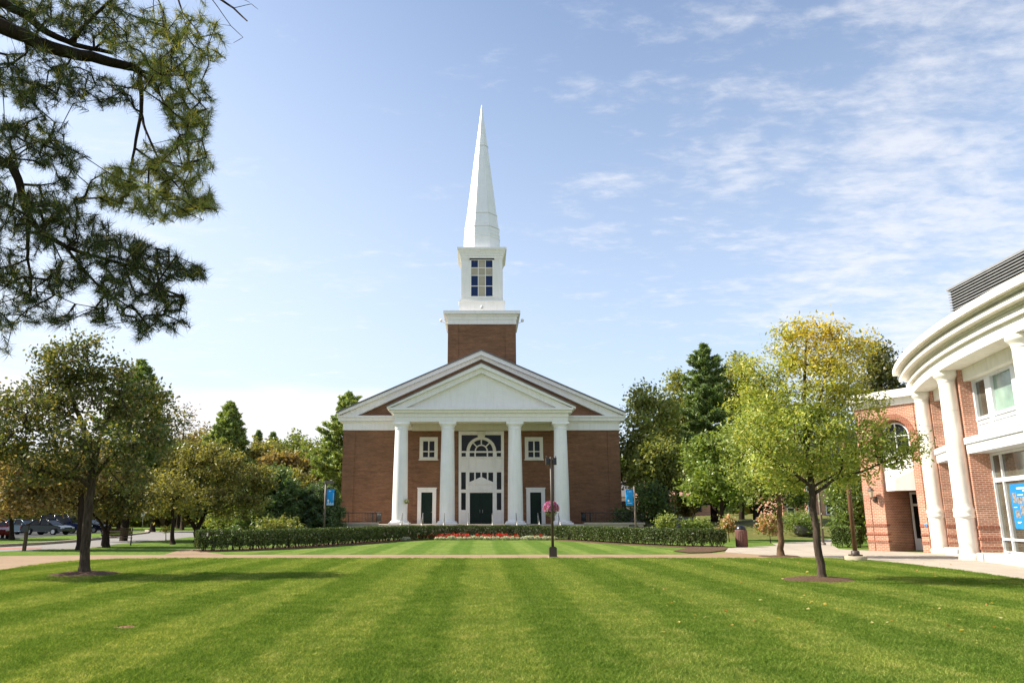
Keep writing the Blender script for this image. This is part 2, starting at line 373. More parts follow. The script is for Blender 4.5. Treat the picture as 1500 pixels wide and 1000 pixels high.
def leaf_quads(rng, P, length, width, up=.5, fold=.18, direction=None, tight=0.0):
    n = len(P); nr = unit(rng.normal(size=(n, 3)) + np.array([0, 0, up]))
    t = rng.normal(size=(n, 3))
    if direction is not None: t = unit(t) * (1 - tight) + direction * tight * 1.5
    t = unit(t - nr * (t * nr).sum(1, keepdims=True)); b = np.cross(nr, t)
    s = rng.uniform(.7, 1.3, size=(n, 1)); L = length * s / 2; W = width * s / 2
    V = np.stack([P - t * L, P + b * W + nr * W * fold, P + t * L, P - b * W + nr * W * fold], 1); return V
LEAF_GAIN = 2.0
def palette(rng, n, cols, w=None, jitter=.15):
    cols = np.array(cols); k = rng.choice(len(cols), size=n, p=None if w is None else np.array(w) / sum(w))
    c = LEAF_GAIN * cols[k] * rng.uniform(1 - jitter, 1 + jitter, size=(n, 1)) * rng.uniform(.93, 1.07, size=(n, 3)); return np.clip(c, .003, .9)

# ------------------------------------------------------------------ growing trees
def grow(limbs, attr, rng, step=.9, sag=0.0):
    """limbs: list of (points, radii). Every attractor is joined to the nearest grown node. -> list of (p, q, r0, r1)"""
    nodes = []; par = []
    for pts, rad in limbs:
        for i in range(len(pts) - 1):
            a, b = np.array(pts[i]), np.array(pts[i + 1]); m = max(1, int(np.linalg.norm(b - a) / (step * .5)))
            for k in range(m): nodes.append(a + (b - a) * (k / m)); par.append(-1)
        nodes.append(np.array(pts[-1])); par.append(-1)
    base = len(nodes); A = np.array(nodes)
    d = np.min(np.linalg.norm(attr[:, None, :] - A[None, :, :], axis=2), axis=1)
    buf = np.zeros((base + len(attr) * 6 + 10, 3)); buf[:base] = A; cnt = base
    for i in np.argsort(d):
        p = attr[i]; dist = np.linalg.norm(buf[:cnt] - p, axis=1); j = int(np.argmin(dist)); D = dist[j]
        m = min(5, max(1, int(D / step))); q = buf[j].copy(); prev = j
        for k in range(1, m + 1):
            f = k / m; x = q + (p - q) * f
            if k < m: x = x + rng.normal(size=3) * .07 * D + np.array([0, 0, sag * D * math.sin(math.pi * f)])
            buf[cnt] = x; par.append(prev); prev = cnt; cnt += 1
    load = np.ones(cnt)
    for i in range(cnt - 1, base - 1, -1):
        if par[i] >= 0: load[par[i]] += load[i]
    return buf[:cnt], par, load, base
def twigs(mb, N, par, load, base, r0, rmax):
    rr = np.minimum(r0 * load ** .5, rmax)
    for i in range(base, len(N)):
        j = par[i]; a, b = N[j], N[i]
        ra = rr[i] * 1.25 if j < base else min(rr[j], rr[i] * 1.5)
        mb.tube([a, b], [ra, rr[i]], n=4 if rr[i] < .03 else 6, cap=False)
def sample_blobs(rng, blobs, n, shell=.55):
    vol = np.array([b[3] * b[4] * b[5] for b in blobs]) ** .8; k = rng.choice(len(blobs), size=n, p=vol / vol.sum())
    B = np.array([b[:6] for b in blobs])[k]; d = unit(rng.normal(size=(n, 3))); r = rng.uniform(0, 1, size=(n, 1)) ** (1 / 3.0)
    r = shell + (1 - shell) * r if shell > 0 else r
    r = np.where(rng.uniform(size=(n, 1)) < .25, rng.uniform(.1, 1, size=(n, 1)), r)
    return B[:, :3] + d * r * B[:, 3:6]
def make_tree(name, label, cat, base, limbs, blobs, n_attr, per, leaf, sigma, cols, seed, bark='bark', group=None, w=None, r0=.008, leafmat_='leaf', tint=None, up=.9, flare=True, step=.9, parent_parts=True):
    rng = np.random.default_rng(seed); base = Vector(base)
    t = thing(name, label, cat, base, 0, group); b = np.array(base)
    limbs = [([np.array(p) - b for p in pts], rad) for pts, rad in limbs]
    blobs = [tuple(np.array(q[:3]) - b) + tuple(q[3:6]) for q in blobs]
    attr = sample_blobs(rng, blobs, n_attr)
    attr = attr[attr[:, 2] > .5]
    mb = MB()
    for k, (pts, rad) in enumerate(limbs):
        # smooth, slightly crooked limb
        P = []; Rr = []
        for i in range(len(pts) - 1):
            for q in range(4):
                f = q / 4; P.append(pts[i] + (pts[i + 1] - pts[i]) * f + (rng.normal(size=3) * rad[i] * .10 if (i or q) else 0)); Rr.append(rad[i] + (rad[i + 1] - rad[i]) * f)
        P.append(pts[-1]); Rr.append(rad[-1])
        if k == 0 and flare: Rr[0] *= 1.45; Rr[1] *= 1.08
        mb.tube([Vector(p) for p in P], Rr, n=10)
    N, par, load, nb = grow(limbs, attr, rng, step)
    twigs(mb, N, par, load, nb, r0, limbs[0][1][-1] * 1.2)
    mb.build('trunk', bark, t, fix=False)
    per = int(per * 1.35) if leaf[0] > .2 else per; leaf = (leaf[0] * .84, leaf[1] * .84) if leaf[0] > .2 else leaf; sigma = sigma * (.8 if leaf[0] > .2 else 1)
    n = len(attr) * per; k = np.repeat(np.arange(len(attr)), per)
    P = attr[k] + rng.normal(size=(n, 3)) * np.array([sigma, sigma, sigma * .75])
    c = palette(rng, n, cols, w)
    clump = rng.uniform(.82, 1.18, size=(len(attr), 1))[k]; c = c * clump
    if tint is not None: c = tint(P, c, rng)
    V = leaf_quads(rng, P, leaf[0], leaf[1], up)
    quads('crown', V, leafmat_, t, c); return t
def ball(px, py, Y, rx, ry=None, rd=None, dy=0.0):
    """crown lobe measured in the photo: centre pixel at distance Y, radii in pixels turned into metres"""
    ry = ry or rx; k = mpp(px, py, Y); p = at(px, py, Y); return (p.x, p.y + dy, p.z, rx * k, (rd or (rx + ry) / 2) * k, ry * k)
def limb(pts, Y, r0, r1, dy=0.0, taper=1.0):
    n = len(pts); P = [np.array(at(x, y, Y + dy * i / (n - 1))) for i, (x, y) in enumerate(pts)]
    return (P, [r0 + (r1 - r0) * (i / (n - 1)) ** taper for i in range(n)])
def auto_tree(name, label, cat, px, Y, top, half, bottom, cols, seed, n_attr=150, per=26, leaf=(.28, .17), sigma=.45, lobes=9, bark='bark_dark', group=None, w=None, trunk_r=.2, z0=0.0, airy=1.0, x_shift=0.0):
    """a broad-leaved tree with a lobed crown: px centre, crown top/bottom rows and half width in the photo at distance Y"""
    rnd = random.Random(seed); k = mpp(px, (top + bottom) / 2, Y); zt = at(px, top, Y).z; zb = at(px, bottom, Y).z; X = at(px, (top + bottom) / 2, Y).x; H = half * k
    bx = at(px + x_shift, 760, Y).x; zc = (zt + zb) / 2; hz = (zt - zb) / 2; blobs = []
    for i in range(lobes):
        a = i * 2.4 + rnd.random(); f = (i + .5) / lobes; zz = zc + hz * (-.62 + 1.28 * f); rr = H * math.sqrt(max(.05, 1 - ((zz - zc) / hz) ** 2)) * .62
        r = H * rnd.uniform(.33, .5)
        blobs.append((X + rr * math.cos(a), Y + rr * math.sin(a) * .9, min(zz, zt - r * .7), r, r, r * rnd.uniform(.65, .9)))
    blobs.append((X, Y, zt - H * .35, H * .4, H * .4, H * .35)); blobs.append((X, Y, zc, H * .55, H * .55, hz * .6))
    m = zb + (zc - zb) * .3
    tr = ([np.array((bx, Y, z0)), np.array((bx + (X - bx) * .3, Y, z0 + (m - z0) * .6)), np.array((X, Y, zc)), np.array((X, Y, zt - hz * .5))], [trunk_r, trunk_r * .75, trunk_r * .45, trunk_r * .15])
    limbs = [tr]
    for i in range(5):
        bl = blobs[(i * 2) % lobes]; s = np.array((X, Y, zb + (zc - zb) * (.1 + .2 * i))); e = np.array(bl[:3]); limbs.append(([s, s * .5 + e * .5 + np.array((0, 0, .15)), e], [trunk_r * .42, trunk_r * .3, trunk_r * .12]))
    return make_tree(name, label, cat, (bx, Y, z0), limbs, blobs, n_attr, per, leaf, sigma, cols, seed, bark, group, w, r0=.015)
def make_conifer(name, label, px, Y, top, half, cols, seed, z_low=1.0, droop=.06, whorls=16, per=5, tuft=(.5, .13), dens=9, group=None, ragged=.25, z0=0.0, prof=None, shrub=False):
    rng = np.random.default_rng(seed); X = at(px, top, Y).x; zt = at(px, top, Y).z; H = half * mpp(px, (top + 760) / 2, Y)
    t = thing(name, label, 'shrub' if shrub else 'tree', (X, Y, z0), 0, group); mb = MB(); h = zt - z0
    mb.tube([(0, 0, 0), (0.05, 0, h * .5), (0, 0, h * .98)], [h * .022, h * .013, .015], n=8)
    P = []; D = []
    for i in range(whorls):
        f = i / (whorls - 1); z = z_low + (h - z_low) * (f ** .9) * .985
        Lw = H * (prof(f) if prof else (1 - f) ** .75 * (.75 + .25 * math.sin(min(1, f * 6) * math.pi / 2))) + .12
        for k in range(per):
            a = 2 * math.pi * (k / per) + i * 1.1 + rng.uniform(-.3, .3); Lb = Lw * rng.uniform(1 - ragged, 1 + ragged * .6)
            m = 6; pts = []
            for q in range(m + 1):
                s = q / m; pts.append(np.array((math.cos(a) * Lb * s, math.sin(a) * Lb * s, z + Lb * (.20 * f + .02) * s - droop * Lb * math.sin(s * math.pi) + .10 * Lb * s * s)))
            mb.tube([Vector(p) for p in pts], [max(.012, .018 * Lb * (1 - s / m) + .008) for s in range(m + 1)], n=4, cap=False)
            nt = int(dens * Lb) + 5
            s = rng.uniform(.22, 1.0, size=nt) ** .8
            for ss in s:
                q = min(m - 1, int(ss * m)); g = ss * m - q; c = pts[q] * (1 - g) + pts[q + 1] * g
                wd = .16 * Lb * (1.1 - ss) + .12
                side = np.array((-math.sin(a), math.cos(a), 0)); c = c + side * rng.normal() * wd + np.array((0, 0, abs(rng.normal()) * .10 * (1 if not shrub else 1.6)))
                dv = unit(np.array((math.cos(a), math.sin(a), .55)) + side * rng.normal() * .5)
                for e in range(7): P.append(c + rng.normal(size=3) * .10); D.append(dv)
    P = np.array(P); D = np.array(D); mb.build('trunk', 'bark_dark', t, fix=False)
    V = leaf_quads(rng, P, tuft[0], tuft[1], .2, .1, D, .55); quads('crown', V, 'needle', t, palette(rng, len(P), cols, None, .3)); return t

# ------------------------------------------------------------------ ground, lawns, paths, roads
def G2(*pp): return [tuple(gr(x, y))[:2] for x, y in pp]
def ground():
    mb = MB(); n = 40; vs = []; fs = []
    xs = [-900 + 1800 * i / n for i in range(n + 1)]; ys = [-60 + 1500 * j / n for j in range(n + 1)]
    for y in ys:
        for x in xs: vs.append((x, y, 0))
    for j in range(n):
        for i in range(n): a = j * (n + 1) + i; fs.append((a, a + 1, a + n + 2, a + n + 1))
    mb.add(vs, fs); o = mb.build('ground', 'grass', fix=False); o['kind'] = 'structure'
ground()
lawn_edge = G2((-260, 862), (-60, 844), (0, 835.5), (60, 826), (110, 821), (170, 818.3), (260, 817.3), (420, 817.2), (700, 817.4), (1000, 817.2), (1180, 817.0), (1240, 818.0), (1275, 820.5), (1330, 826), (1400, 834.5), (1500, 849), (1620, 872))
NEAR_LAWN = lawn_edge + [(22, -8), (-26, -8)]
sheet('lawn', NEAR_LAWN, .004, 'lawn')
path_top = G2((-260, 815.5), (0, 814.2), (130, 812.6), (300, 812.3), (420, 812.2), (700, 812.2), (1000, 811.8), (1030, 811.0), (1062, 808.5))
sheet('path', lawn_edge[:11] + [(15.2, 30.6)] + [tuple(gr(1150, 805))[:2]] + path_top[::-1], .008, 'path')
back_lawn = G2((310, 811.8), (420, 811.9), (700, 811.8), (980, 811.6), (1010, 810), (1000, 806), (940, 799.5), (870, 794), (817, 792.3), (760, 791.3), (705, 791.3), (650, 791.4), (597, 792.8), (500, 799.5), (450, 803), (380, 806.5))
sheet('lawn', back_lawn, .004, 'lawn')
sheet('path', G2((240, 812), (330, 812), (304, 808.5), (290, 804), (262, 806)), .0072, 'path')
plaza = G2((1062, 808.5), (1066, 802.5), (1110, 800.2), (1140, 799.3), (1230, 804), (1262, 806)) + [(19.2, 37.7), (21.6, 34.0), (19.9, 29.0), (18.5, 23.0), (17.6, 16.0), (17.4, 6.0)] + [(14.2, 9.5)] + G2((1620, 872), (1500, 849), (1400, 834.5), (1330, 826), (1275, 820.5), (1240, 818.0), (1150, 815))
sheet('plaza', plaza, .012, 'plaza')
sheet('path', G2((1140, 800.0), (1230, 804.5), (1216, 796), (1240, 791), (1226, 788.5), (1180, 793.5), (1130, 795)), .008, 'plaza')
sheet('road', G2((-200, 818), (-60, 811), (0, 807.6), (60, 805.2), (112, 803.6), (133, 802.4), (172, 796.6), (204, 793.6), (240, 791.2), (275, 786.6), (330, 783), (420, 780), (420, 776.5), (280, 777), (216, 778), (213, 781.4), (174, 786.2), (132, 791.8), (100, 795), (60, 798), (0, 801.2), (-200, 808)), .008, 'asphalt')
sheet('road', G2((-60, 806.0), (0, 804.0), (60, 802.6), (62, 801.2), (0, 802.2), (-60, 803.4)), .016, 'redpave')
sheet('car_park', G2((-300, 797), (0, 789.5), (30, 788), (60, 786), (115, 783), (150, 779.5), (215, 776), (100, 772), (-300, 772)), .008, 'lot')
def strip(name, pts, w, z0, z1, mat):
    mb = MB(); P = [Vector((p[0], p[1], 0)) for p in pts]
    vs = []; fs = []
    for i, p in enumerate(P):
        t = (P[min(i + 1, len(P) - 1)] - P[max(i - 1, 0)]).normalized(); nn = Vector((-t.y, t.x, 0)) * w / 2
        for q, z in ((p + nn, z0), (p + nn, z1), (p - nn, z1), (p - nn, z0)): vs.append((q.x, q.y, z))
    for i in range(len(P) - 1):
        for k in range(4): a, b = i * 4 + k, i * 4 + (k + 1) % 4; fs.append((a, b, b + 4, a + 4))
    fs += [(0, 1, 2, 3), tuple(range(len(vs) - 4, len(vs)))]
    mb.add(vs, fs); o = mb.build(name, mat); o['kind'] = 'structure'; return o
strip('kerb', G2((-100, 803.2), (0, 800.6), (60, 797.4), (100, 794.4), (132, 791.2), (174, 785.6), (214, 780.9), (217, 778.6), (214, 777.2)), .32, -.05, .16, 'kerb')
HEDGE = [(-14.1, 36.6), (-12.0, 38.0), (-10.2, 41.0), (-8.2, 46.5), (-5.9, 53.2), (-3.2, 56.3), (0, 57.0), (3.2, 56.5), (6.3, 54.2), (8.6, 48.0), (10.5, 44.0), (12.0, 42.0), (13.7, 41.4)]
def smooth_path(pts, m=6):
    out = []
    for i in range(len(pts) - 1):
        p0, p1, p2, p3 = [np.array(pts[max(0, min(len(pts) - 1, i + k))], float) for k in (-1, 0, 1, 2)]
        for j in range(m):
            t = j / m; out.append(.5 * ((2 * p1) + (-p0 + p2) * t + (2 * p0 - 5 * p1 + 4 * p2 - p3) * t * t + (-p0 + 3 * p1 - 3 * p2 + p3) * t ** 3))
    out.append(np.array(pts[-1], float)); return out
HP = smooth_path(HEDGE)
strip('mulch', [tuple(p) for p in HP], 2.3, -.03, .035, 'mulch')
sheet('mulch', G2((985, 807.6), (1010, 810), (1040, 809.4), (1062, 806.2), (1066, 803), (1050, 800.5), (1010, 802)), .040, 'mulch')
def mound(x, y, rx, ry, h, seed, name='mulch', mat='mulch'):
    rnd = random.Random(seed); mb = MB(); n = 26; rings = [(1.0, -.01), (.8, h * .45), (.5, h * .85), (.2, h)]; vs = []; fs = []
    wob = [1 + rnd.uniform(-.16, .16) for _ in range(n)]
    for r, z in rings:
        for i in range(n): a = 2 * math.pi * i / n; q = r * wob[i]; vs.append((x + rx * q * math.cos(a), y + ry * q * math.sin(a), z + rnd.uniform(-.012, .012)))
    for j in range(len(rings) - 1):
        for i in range(n): k = (i + 1) % n; fs.append((j * n + i, j * n + k, (j + 1) * n + k, (j + 1) * n + i))
    fs.append(tuple(range((len(rings) - 1) * n, len(rings) * n))); mb.add(vs, fs, True)
    o = mb.build(name, mat); o['kind'] = 'structure'; return o
b = gr(123, 842); mound(b.x + .05, b.y, 1.05, .95, .11, 1)
b = gr(1205, 850); mound(b.x - .15, b.y, 1.05, .9, .10, 2)
b = gr(1144, 815); mound(b.x, b.y, .95, .8, .06, 3)
b = gr(184, 919.5); mound(b.x, b.y, .27, .20, .02, 4, 'bare_soil', 'soil')
def bank():
    mb = MB(); nx, ny = 40, 20; x0, x1, y0, y1 = 11.5, 64, 57, 120; vs = []; fs = []
    for j in range(ny + 1):
        for i in range(nx + 1):
            x = x0 + (x1 - x0) * i / nx; y = y0 + (y1 - y0) * j / ny
            f = min(1, max(0, (y - 57 - max(0, x - 24) * .5) / 9)); e = min(1, max(0, (x - 12) / 5)); f = f * f * (3 - 2 * f) * e
            vs.append((x, y, -.03 + 1.15 * f + max(0, y - 70) * .02 * e + .10 * math.sin(x * 1.7 + y) * f))
    for j in range(ny):
        for i in range(nx): a = j * (nx + 1) + i; fs.append((a, a + 1, a + nx + 2, a + nx + 1))
    mb.add(vs, fs, True); o = mb.build('bank', MT['bank_mix'], fix=False); o['kind'] = 'structure'
def bankmat():
    m, nt, N, L, o = new_mat('grassy bank'); p = principled(N, L, o, .95, .1)
    nrm = N.new('ShaderNodeNewGeometry'); sx = N.new('ShaderNodeSeparateXYZ'); L.new(nrm.outputs['Normal'], sx.inputs[0])
    f = n_noise(N, L, world_pos(N), 2.2, 5); g = n_ramp(N, L, f, [(.3, (.075, .095, .02)), (.7, (.19, .17, .055))]); d = n_ramp(N, L, f, [(.3, (.075, .052, .034)), (.7, (.2, .145, .095))])
    k = n_ramp(N, L, sx.outputs[2], [(.955, (1, 1, 1)), (.985, (0, 0, 0))]); L.new(n_mix(N, L, k, g, d), p.inputs['Base Color']); MT['bank_mix'] = m
bankmat(); bank()

# ------------------------------------------------------------------ the chapel
YW, YP, YT = 66.5, 62.0, 70.2
def zz(py, Y): return at(PX0, py, Y).z
def hx(dx, py, Y): return at(PX0 + dx, py, Y).x
def qd(pts, Y, o=0.0): return [(hx(dx, py, Y) + o, zz(py, Y)) for dx, py in pts]
ZF = zz(766.8, YW)
def chapel():
    t = thing('chapel', 'brick chapel with white columned portico, belfry and tall white spire', 'church', (0, YW, 0))
    def P(mb, name, mat, parent=None):
        o = mb.build(name, mat); 
        o.parent = parent or t
        if parent is None: o.location = (0, -YW, 0)
        return o
    W = 12.72; ze = zz(630, YW); zc = zz(611.5, YW); ap = zz(522, YW); DE = 34
    # brick body
    mb = MB(); mb.prism(XZ, YW, YW + DE, [(-W, 0), (W, 0), (W, zc + .3), (0, ap), (-W, zc + .3)])
    a = hx(100, 700, YW); 
    mb.prism(XZ, YW - .09, YW + .02, [(-a, ZF - .4), (a, ZF - .4), (a, ze - .02), (-a, ze - .02)], [[(-2.07, ZF + .01), (2.07, ZF + .01), (2.07, zz(631.2, YW)), (-2.07, zz(631.2, YW))]])
    for s in (-1, 1): mb.box(s * (W + .07), s * 11.7, YW - .07, YW + 1.2, 0, ze - .01)
    P(mb, 'wall', 'brick_dark')
    # white frieze and eave cornice round the body
    mb = MB(); z1 = zz(617, YW)
    mb.box(-W - .12, W + .12, YW - .14, YW + DE, ze, z1); mb.box(-W - .2, W + .2, YW - .22, YW + DE, z1 - .12, z1)
    P(mb, 'frieze', 'white')
    mb = MB(); YC = YW - .45; hw = hx(209.5, 612, YC)
    mb.box(-hw, hw, YC, YW + DE, z1 + .003, zz(611, YC)); mb.box(-hw - .12, hw + .12, YC - .12, YW + DE, zz(611, YC) + .003, zz(608.5, YC))
    P(mb, 'cornice', 'white')
    # raking cornice, roof
    Yr = YW - .75; r0 = qd([(-211.5, 608.4), (-211.5, 604.6), (0, 513.2), (211.5, 604.6), (211.5, 608.4), (0, 519.5)], Yr)
    mb = MB(); mb.prism(XZ, Yr, YW + .3, r0)
    Y2 = YW - .42; mb.prism(XZ, Y2, YW + .25, qd([(-206, 608.0), (0, 518.2), (206, 608.0), (188, 611.2), (0, 525.5), (-188, 611.2)], Y2))
    P(mb, 'raking_cornice', 'white')
    mb = MB(); sh = qd([(-212.5, 604.4), (0, 513.0), (212.5, 604.4), (213.5, 603), (0, 511.2), (-213.5, 603)], Yr - .1); mb.prism(XZ, Yr - .1, YW + DE, sh)
    P(mb, 'roof', 'roof_edge')
    # portico: beams, ceiling, pediment
    zb = zz(617.2, YP); zt = zz(604.5, YP); hb = hx(127.0, 612, YP); hl = hx(134, 602, YP)
    mb = MB(); mb.box(-hb, hb, YP, YP + 1.15, zb, zt)
    for s in (-1, 1): mb.box(s * hb, s * (hb - 1.15), YP + 1.152, YW - .15, zb, zt)
    mb.box(-hb - .06, hb + .06, YP - .07, YP + 1.0, zz(610.5, YP), zt - .003)
    for s in (-1, 1):
        mb.box(s * (hb + .06), s * (hb - .5), YP + 1.002, YW - .15, zz(610.5, YP), zt - .003)
        mb.box(s * hx(49.5, 617, YP) - .5, s * hx(49.5, 617, YP) + .5, YP + 1.153, YW - .15, zb + .15, zt - .35)
    P(mb, 'architrave', 'white')
    mb = MB(); mb.box(-hb + 1.15, hb - 1.15, YP + 1.155, YW - .1, zt - .33, zt - .05); mb.box(-hb + 1.16, hb - 1.16, YW - .5, YW - .1, zz(631, YW) - .0, zt - .335)
    P(mb, 'ceiling', 'cream')
    mb = MB(); mb.box(-hl + .12, hl - .12, YP - .32, YW - .15, zt, zz(601, YP)); mb.box(-hl, hl, YP - .5, YW - .15, zz(601, YP) + .003, zz(597.8, YP)); P(mb, 'portico_cornice', 'white')
    Y3 = YP - .55; A = [(-138.5, 598.2), (-138.5, 595.6), (0, 531.6), (138.5, 595.6), (138.5, 598.2), (0, 537.5)]
    mb = MB(); mb.prism(XZ, Y3, YW - .3, qd(A, Y3)); Y4 = YP - .28; mb.prism(XZ, Y4, YW - .3, qd([(-134, 598.0), (0, 536.4), (134, 598.0), (113, 598.0), (0, 545.5), (-113, 598.0)], Y4))
    P(mb, 'pediment', 'white')
    mb = MB(); Y5 = Y3 - .06; mb.prism(XZ, Y5, YW - .3, qd([(-139.2, 595.5), (0, 531.5), (139.2, 595.5), (139.8, 594.3), (0, 530.2), (-139.8, 594.3)], Y5)); P(mb, 'portico_roof', 'roof_edge')
    mb = MB(); mb.prism(XZ, YP + .12, YP + .4, qd([(-114, 597.8), (114, 597.8), (0, 545)], YP + .12)); P(mb, 'tympanum', 'white')
    # columns
    YCc = YP + .58
    for dx in (-118.3, -49.6, 49.6, 117.2):
        x = hx(dx, 700, YCc); mb = MB(); h = zb - ZF; prof = []
        for i in range(13): f = i / 12; prof.append((.655 - .105 * f ** 1.5, ZF + .32 + (h - .82) * f))
        mb.lathe(x, YCc, prof, 32); col = P(mb, 'column', 'column_white')
        mb = MB(); mb.lathe(x, YCc, [(.60, zb - .62), (.60, zb - .56), (.56, zb - .55), (.57, zb - .42), (.66, zb - .28), (.72, zb - .2)], 32); mb.box(x - .74, x + .74, YCc - .57, YCc + .74, zb - .197, zb - .003); o = mb.build('capital', 'column_white', col)
        mb = MB(); mb.box(x - .86, x + .86, YCc - .86, YCc + .86, ZF + .003, ZF + .14); mb.lathe(x, YCc, [(.80, ZF + .142), (.83, ZF + .18), (.80, ZF + .24), (.70, ZF + .27), (.66, ZF + .33)], 32); mb.build('base', 'column_white', col)
    # porch, steps
    mb = MB(); mb.box(-13.4, 13.4, YP - .75, YW + .01, 0, ZF - .22); P(mb, 'porch_wall', 'brick_dark')
    mb = MB(); mb.box(-13.5, 13.5, YP - .85, YW - .1, ZF - .218, ZF)
    for s in (-1, 1): mb.box(s * 8.6, s * 13.62, YP - .95, YP - .45, ZF + .003, ZF + .15); mb.box(s * 13.3, s * 13.64, YP - .449, YW - .5, ZF + .003, ZF + .15)
    P(mb, 'porch_floor', 'porch_stone')
    mb = MB()
    for i in range(5): mb.box(-8.3, 8.3, YP - .852 - .32 * (i + 1), YP - .852 - .32 * i, 0, ZF - .17 * (i + 1) - .01)
    P(mb, 'steps', 'porch_stone')
    # upper windows and side doors under the portico
    Yf = YW - .10
    for s in (-1, 1):
        c = 77 * s
        def wq(x0, x1, y0, y1): return (hx(c + x0, 656, Yf), hx(c + x1, 656, Yf), zz(y1, Yf), zz(y0, Yf))
        X0, X1, Z0, Z1 = wq(-13.3, 13.3, 640, 672.4); g0, g1, h0, h1 = wq(-8.2, 8.4, 646, 669.4)
        mb = MB(); mb.prism(XZ, Yf - .12, Yf + .04, [(X0, Z0), (X1, Z0), (X1, Z1), (X0, Z1)], [[(g0, h0), (g1, h0), (g1, h1), (g0, h1)]]); mb.box(X0 - .06, X1 + .06, Yf - .2, Yf - .005, Z0 - .1, Z0 - .002)
        win = P(mb, 'window', 'cream')
        mb = MB(); mb.box(g0 - .03, g1 + .03, Yf + .0, Yf + .02, h0 - .03, h1 + .03); mb.build('pane', 'glass', win)
        mb = MB(); gm = (g0 + g1) / 2; hm = zz(661, Yf); mb.box(gm - .06, gm + .06, Yf - .06, Yf - .002, h0, h1); mb.box(g0, gm - .061, Yf - .058, Yf - .002, hm - .05, hm + .05); mb.box(gm + .061, g1, Yf - .058, Yf - .002, hm - .05, hm + .05); mb.build('muntin', 'cream', win)
        c = 78.5 * s
        X0, X1, Z0, Z1 = wq(-13.5, 13.5, 715.4, 766.8); g0, g1, h0, h1 = wq(-8.1, 8.1, 720.8, 766.8); Z0 = h0 = ZF + .004
        mb = MB(); mb.prism(XZ, Yf - .14, Yf + .05, [(X0, Z0), (g0, Z0), (g0, h1), (g1, h1), (g1, Z0), (X1, Z0), (X1, Z1), (X0, Z1)]); mb.box(X0 - .05, X1 + .05, Yf - .19, Yf - .0, Z1 + .002, Z1 + .1)
        fr = P(mb, 'door_frame', 'white')
        mb = MB(); mb.box(g0, g1, Yf - .01, Yf + .05, h0, h1)
        for k in range(3):
            za = h0 + .15 + (h1 - h0 - .2) * k / 3; zb_ = h0 + .05 + (h1 - h0 - .2) * (k + 1) / 3; mb.prism(XZ, Yf - .035, Yf - .011, [(g0 + .1, za), (g1 - .1, za), (g1 - .1, zb_), (g0 + .1, zb_)], [[(g0 + .2, za + .1), (g1 - .2, za + .1), (g1 - .2, zb_ - .1), (g0 + .2, zb_ - .1)]])
        d = mb.build('door', 'green_door', fr)
        mb = MB(); mb.lathe(g1 - .08, Yf - .07, [(.03, h0 + 1.0), (.035, h0 + 1.03), (.03, h0 + 1.06)], 8); mb.build('handle', 'steel', d)
    # main entrance bay: one tall white screen with fanlight, sidelights and gabled door head
    YE = YW - .16
    def E(X, Y): dx = (X - 325) / 5.882; py = 610 + Y / 5.882; return (hx(dx, py, YE), zz(py, YE))
    def rect(x0, x1, y0, y1): return [E(x0, y1), E(x1, y1), E(x1, y0), E(x0, y0)]
    def arc(r, cy, n=16, sq=1.0, a0=0, a1=math.pi, cx=325): return [E(cx + r * math.cos(a0 + (a1 - a0) * i / n), cy - r * sq * math.sin(a0 + (a1 - a0) * i / n)) for i in range(n + 1)]
    out = [E(130, 925), E(130, 125), E(520, 125), E(520, 925), E(423, 925), E(423, 655), E(226, 655), E(226, 925)]
    la = [E(155, 297), E(155, 158), E(300, 158), E(300, 181)] + [E(325 + 127 * math.cos(math.pi * (.56 + .38 * i / 9)), 297 - 122 * math.sin(math.pi * (.56 + .38 * i / 9))) for i in range(10)] + [E(199, 297)]
    ra = [(-x, z) for x, z in la]
    holes = [la, ra, rect(155, 192, 311, 347), rect(458, 495, 311, 347), arc(100, 297) , rect(225, 266, 311, 347), rect(278, 372, 311, 347), rect(384, 425, 311, 347),
             rect(152, 192, 478, 627), rect(458, 498, 478, 627), rect(152, 192, 655, 803), rect(458, 498, 655, 803)]
    for x0, x1 in ((223, 264), (277, 319), (331, 373), (386, 427)):
        def yb(x): return 520 + abs(x - 325) * .42
        holes.append([E(x0, yb(x0)), E(x1, yb(x1)), E(x1, 480), E(x0, 480)])
    o_min = ZF + .004; out = [(x, max(z, o_min)) for x, z in out]
    mb = MB(); mb.prism(XZ, YE - .10, YE + .10, out, holes); scr = P(mb, 'entrance_screen', 'white')
    mb = MB(); mb.box(E(135, 0)[0], E(515, 0)[0], YE + .02, YE + .06, E(0, 650)[1], E(0, 140)[1])
    for s in (-1, 1): mb.box(s * E(432, 0)[0], s * E(515, 0)[0], YE + .02, YE + .06, E(0, 815)[1], E(0, 651)[1])
    mb.build('pane', 'glass', scr)
    mb = MB()
    def bar(p, q, w=.055, d0=-.07):
        (x0, z0), (x1, z1) = p, q; L_ = math.hypot(x1 - x0, z1 - z0); nx, nz = -(z1 - z0) / L_ * w, (x1 - x0) / L_ * w
        mb.prism(XZ, YE + d0, YE + .018, [(x0 + nx, z0 + nz), (x0 - nx, z0 - nz), (x1 - nx, z1 - nz), (x1 + nx, z1 + nz)])
    for an in (45, 90, 135): bar(E(325 + 52 * math.cos(R(an)), 297 - 52 * math.sin(R(an))), E(325 + 101 * math.cos(R(an)), 297 - 101 * math.sin(R(an))))
    i_, o2 = arc(46, 297, 14), arc(57, 297, 14); mb.prism(XZ, YE - .08, YE + .018, o2 + i_[::-1])
    mb.build('muntin', 'cream', scr)
    mb = MB(); o_, i2 = arc(128, 300, 24, .97), arc(100, 300, 24); mb.prism(XZ, YE - .19, YE - .103, o_ + i2[::-1])
